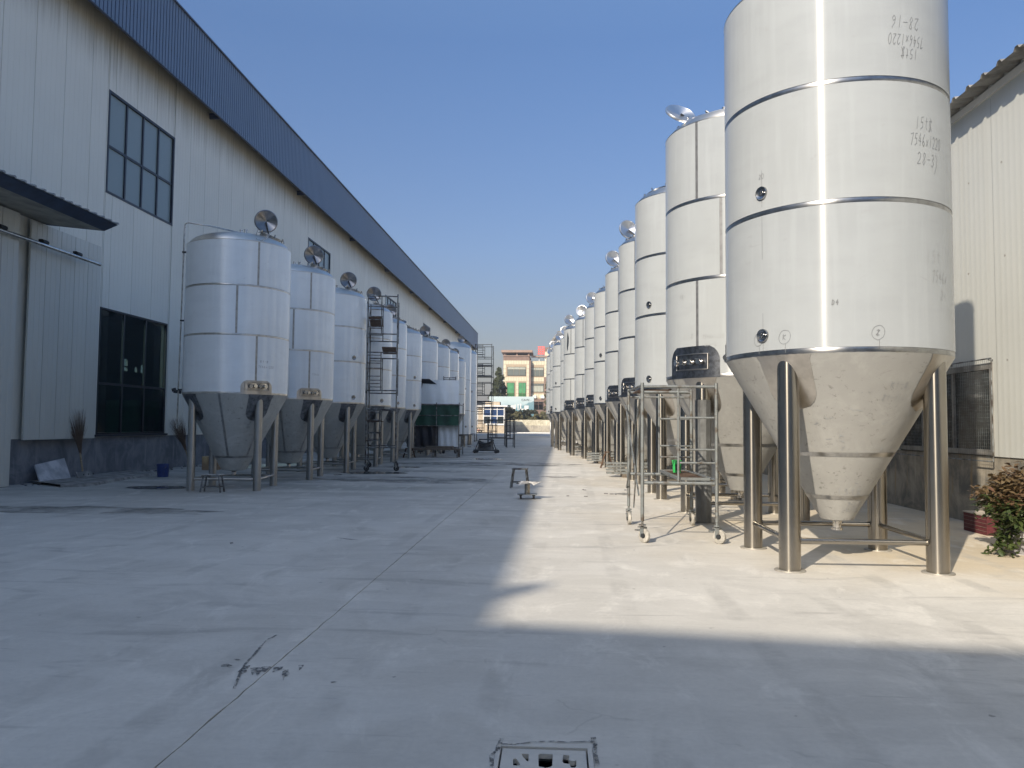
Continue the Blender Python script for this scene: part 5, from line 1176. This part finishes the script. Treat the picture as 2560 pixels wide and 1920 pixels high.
def text(par, body, loc, size, mt, ext=.02, rot=(pi/2, 0, 0), name='lettering', sx_=1.):
    cu = bpy.data.curves.new(name, 'FONT'); cu.body = body; cu.size = size; cu.extrude = ext; o = bpy.data.objects.new(name+'_tmp', cu); COL.objects.link(o)
    bpy.context.view_layer.update(); me = bpy.data.meshes.new_from_object(o.evaluated_get(bpy.context.evaluated_depsgraph_get())); bpy.data.objects.remove(o)
    me.materials.clear(); me.materials.append(mt); q = put(name, me, par, loc, rot); q.scale = (sx_, 1, 1); return q
text(BI, 'CAW', (6.55, -.03, 6.45), .62, M['dark_metal'], sx_=1.1); text(BI, '--------', (7.95, -.03, 6.5), .3, M['galv'], sx_=.9); text(BI, '------', (.8, -.03, 6.6), .3, mat('faded_red_print', (.5, .33, .36), .7), sx_=.9)
for i, (x0_, w0_, h0_) in enumerate(((4.4, .75, .9), (5.15, .25, 1.1), (5.8, .2, 1.2), (6.15, .9, .25), (6.3, .25, 1.3), (7.2, .85, .9))): MB().box((x0_, -.02, 4.6), (x0_+w0_, -.002, 4.6+h0_)).build('printed_letter', M['white_paint'], BI)
# office building
OB = thing('office_building', 'cream tiled four-storey office block with brown roof frames beyond the boundary wall', 'building', (-12.3, 185, 0))
def tiles(x0_, x1_, z0_, z1_, yv, holes=()):
    b = MB(); tw, th_ = .62, 1.0; nx_ = max(1, round((x1_-x0_)/tw)); nz_ = max(1, round((z1_-z0_)/th_)); dx, dz_ = (x1_-x0_)/nx_, (z1_-z0_)/nz_
    for i in range(nx_):
        for j in range(nz_):
            a, c_ = x0_+i*dx, z0_+j*dz_
            if any(h[0]-.3 < a+dx/2 < h[1]+.3 and h[2]-.4 < c_+dz_/2 < h[3]+.4 for h in holes): continue
            b.box((a+.03, yv-.05, c_+.03), (a+dx-.03, yv-.001, c_+dz_-.03))
    o = b.build('facade_tile', M['tile'], OB); o['kind'] = 'stuff'
MB().box((0, 0, 0), (6.15, 11, 16.9)).box((6.4, 1.2, 0), (10.3, 11, 16.85)).build('facade_core', M['tile_gap'], OB)
tiles(0, 6.15, 0, 16.9, 0, ((1.0, 5.3, 13.3, 15.3), (.95, 2.6, 7.3, 11.5), (3.7, 5.35, 7.3, 11.5))); tiles(6.6, 10.3, 8.0, 16.85, 1.2, ((6.6, 9.6, 13.2, 15.2), (6.6, 9.6, 9.4, 11.4)))
MB().box((-.05, -.1, 16.9), (6.2, 11, 17.85)).box((6.16, -.02, 0), (6.55, 1.3, 16.9)).box((9.7, 1.1, 0), (10.3, 1.19, 13.0)).box((6.55, 1.14, 0), (10.3, 1.19, 7.8)).build('brown_band', M['brown'], OB)
MB().box((-.15, -.3, 17.85), (6.3, 11, 18.05)).box((-.5, -.8, 18.75), (6.9, 9, 19.3)).box((6.6, .6, 17.75), (11.2, 2.0, 18.1)).build('cornice', M['brown_l'], OB)
for x_ in (.1, 3.0, 5.8): MB().box((x_, -.2, 18.05), (x_+.4, .3, 18.75)).box((x_, 6.2, 18.05), (x_+.4, 6.6, 18.75)).build('roof_post', M['brown'], OB)
for x_ in (8.4, 9.9): MB().box((x_, 1.2, 16.85), (x_+.15, 1.4, 17.75)).build('roof_post', M['white_paint'], OB)
def owin(x0_, x1_, z0_, z1_, yv, cols, gm1, gm2=None, split=.75):
    w = put('window', None, OB)
    MB().box((x0_-.08, yv-.08, z0_-.08), (x1_+.08, yv-.051, z0_)).box((x0_-.08, yv-.08, z1_), (x1_+.08, yv-.051, z1_+.08)).box((x0_-.08, yv-.08, z0_), (x0_, yv-.051, z1_)).box((x1_, yv-.08, z0_), (x1_+.08, yv-.051, z1_)).build('window_frame', M['dark_metal'], w)
    for i in range(cols):
        a = x0_+(x1_-x0_)*i/cols; c_ = x0_+(x1_-x0_)*(i+1)/cols; zm = z0_+(z1_-z0_)*split
        MB().box((a+.03, yv-.06, z0_+.02), (c_-.03, yv-.03, zm-.03)).build('pane', gm1, w); MB().box((a+.03, yv-.06, zm+.03), (c_-.03, yv-.03, z1_-.02)).build('pane', gm2 or gm1, w)
wg = mat('pale_blind', (.40, .42, .36), .6)
owin(1.0, 5.3, 13.3, 15.25, 0, 3, M['glass_grey'], wg); owin(6.6, 9.55, 13.25, 15.2, 1.2, 3, M['glass_grey'], wg); owin(6.6, 9.55, 9.45, 11.35, 1.2, 4, wg, M['glass_grey']); owin(7.3, 9.5, 5.2, 7.0, 1.2, 2, M['glass_dark'])
owin(.95, 2.6, 7.3, 11.5, 0, 1, M['glass_green2'], M['glass_green'], .42); owin(3.7, 5.35, 7.3, 11.5, 0, 2, M['glass_green2'], M['glass_green'], .42)
for x_ in (6.95, 8.9): MB().box((x_, .75, 7.9), (x_+.9, 1.13, 8.6)).build('air_conditioner', M['white_paint'], OB)
rs = thing('rooftop_sign', 'big red openwork character sign standing on the office roof', 'sign', (-4.2, 186.4, 18.3))
rm = mat('red_sign_paint', (.75, .13, .10), .5); b = MB()
for z_ in (.2, .75, 1.3, 1.9): b.box((0, 0, z_), (1.7, .12, z_+.22))
for x_ in (.15, .6, 1.05, 1.45): b.box((x_, -.001, .1), (x_+.2, .119, 2.1))
b.build('character', rm, rs); MB().box((.2, .05, -1.0), (.26, .1, .2)).box((1.4, .05, -1.), (1.46, .1, .2)).build('sign_post', M['dark_metal'], rs)
o2 = thing('office_block', 'second cream office block with brown parapet just showing behind the first one', 'building', (-2.6, 196, 0))
MB().box((0, 0, 0), (9, 8, 20.2)).build('facade', M['tile'], o2); MB().box((-.2, -.2, 20.2), (9.2, 8, 21.1)).build('parapet', M['brown'], o2)
# white gabled shed behind the right row
ws = thing('white_shed', 'white gabled shed with a grey roof rising behind the far right tanks', 'building', (-.55, 92, 0))
MB().prism([(0, 0), (14, 0), (14, 12.4), (1.0, 12.3), (0, 10.9)], 0, 14, lambda u, v, d: (u, d, v)).build('shed_wall', M['white_paint'], ws)
MB().prism([(-.15, 11.15), (.85, 12.6), (14.2, 12.75), (14.2, 12.45), (1.0, 12.33), (.0, 10.95)], -.4, 14.3, lambda u, v, d: (u, d, v)).build('shed_roof', M['galv_roof'], ws)

# ------------------------------------------------------------------ trees and hedge
def crown(h, w, n, mt, seed, shape='cone', ls=.22, zb=0.):
    R_ = random.Random(seed); b = MB(); cl = []
    for i in range(60):
        t_ = R_.random()**1.2; z_ = zb+h*t_; rr = w*((1-t_)*.95+.06) if shape == 'cone' else w*sqrt(max(.05, 1-(2*t_-1)**2)); a = R_.uniform(0, 2*pi); k_ = R_.uniform(.3, .95)
        cl.append((Vector((rr*k_*cos(a), rr*k_*sin(a), z_)), R_.uniform(.25, .5)*w*.7*(1.2-t_*.6)))
    for i in range(n):
        c_, s_ = R_.choice(cl); d = Vector((R_.gauss(0, 1), R_.gauss(0, 1), R_.gauss(0, .8))).normalized()*s_*R_.uniform(.5, 1.05); p = c_+d
        if p.z < zb: p.z = zb+R_.random()*.3
        u = Vector((R_.gauss(0, 1), R_.gauss(0, 1), R_.gauss(0, 1))).normalized()*ls*R_.uniform(.5, 1.2); v = u.orthogonal().normalized()*ls*R_.uniform(.3, .7)
        b.add([p-u, p+v, p+u, p-v], [(0, 1, 2, 3)])
    return b.mesh('crown', mt)
CR = [crown(9.5, 2.3, 9000, M['leaf_far'], 1, 'cone', .2, .6), crown(8., 2.1, 8000, M['leaf_far'], 2, 'cone', .2, .6)]
for i, (px_, yv, m_, s_, lab) in enumerate(((1246, 168, 0, 1.35, 'tallest dark conifer left of the cream office'), (1257, 171, 1, 1.25, 'dark conifer touching the left edge of the cream office'), (1236, 166, 1, 1.0, 'shorter conifer behind the scaffold tower'), (1228, 170, 0, .85, 'lowest conifer farthest left behind the scaffold tower'))):
    c = PY(px_, 1050, yv); t_ = thing('conifer_tree', lab, 'tree', (c.x, yv, 0), i, 'conifers beside the office'); o = put('crown', CR[m_], t_); t_.scale = (s_, s_, s_)
    MB().cyl((0, 0, 0), (0, 0, 4), .18, 8, .05).build('trunk', M['bark'], t_)
c = PY(1366, 1000, 175); t_ = thing('conifer_tree', 'thin yellowish tree standing at the right corner of the cream office', 'tree', (c.x, 175, 0)); put('crown', crown(11, 1.1, 1500, M['leaf_hedge'], 9, 'cone', .22, 1), t_); MB().cyl((0, 0, 0), (0, 0, 8), .15, 8, .04).build('trunk', M['bark'], t_)
SH = [crown(4.0, 1.9, 5000, M['leaf_dark'], 4, 'ball', .17, .6), crown(3.7, 1.9, 4500, M['leaf_hedge'], 5, 'ball', .17, .6), crown(3.3, 1.8, 4500, M['leaf_hedge'], 6, 'ball', .17, .6)]
hl = ['dark bushy shrub just right of the guard kiosk', 'dark shrub second right of the guard kiosk', 'dry olive shrub below the left letters of the hoarding', 'dry olive shrub below the middle of the hoarding', 'dark tall shrub below the dark letters of the hoarding',
      'dry shrub under the right end of the hoarding', 'dark shrub at the right post of the hoarding', 'dry olive shrub below the office air conditioners', 'olive shrub at the right corner of the office foot', 'last shrub beside the far right tank', 'low shrub hidden behind the far right tank legs']
for i, px_ in enumerate((1268, 1278, 1290, 1300, 1311, 1321, 1331, 1342, 1353, 1364, 1376)):
    yv = 152.5+random.uniform(0, 3); c = PY(px_, 1050, yv); t_ = thing('shrub', hl[i], 'shrub', (c.x, yv, 0), random.uniform(0, 6), 'shrubs behind the boundary wall'); put('crown', SH[0 if i in (0, 1, 4, 6) else 1+i % 2], t_)
    k_ = (1.15, 1.0, .95, .95, 1.0, .9, 1.0, .9, .95, 1.0, .9)[i]; t_.scale = (k_, k_, k_*.98); MB().cyl((0, 0, 0), (0, 0, 2), .07, 6, .03).build('trunk', M['bark'], t_)
# ------------------------------------------------------------------ thin dusty air over the whole place
hm = bpy.data.materials.new('thin_haze'); hm.use_nodes = True; ht = hm.node_tree; ht.nodes.remove(ht.nodes['Principled BSDF'])
hv = ht.nodes.new('ShaderNodeVolumePrincipled'); hv.inputs['Color'].default_value = (.86, .90, .96, 1); hv.inputs['Density'].default_value = .0009; hv.inputs['Anisotropy'].default_value = .2
ht.links.new(hv.outputs[0], ht.nodes['Material Output'].inputs['Volume'])
MB().box((-1600, -1600, -1.2), (1600, 2600, 24)).build('haze', hm, kind='stuff')
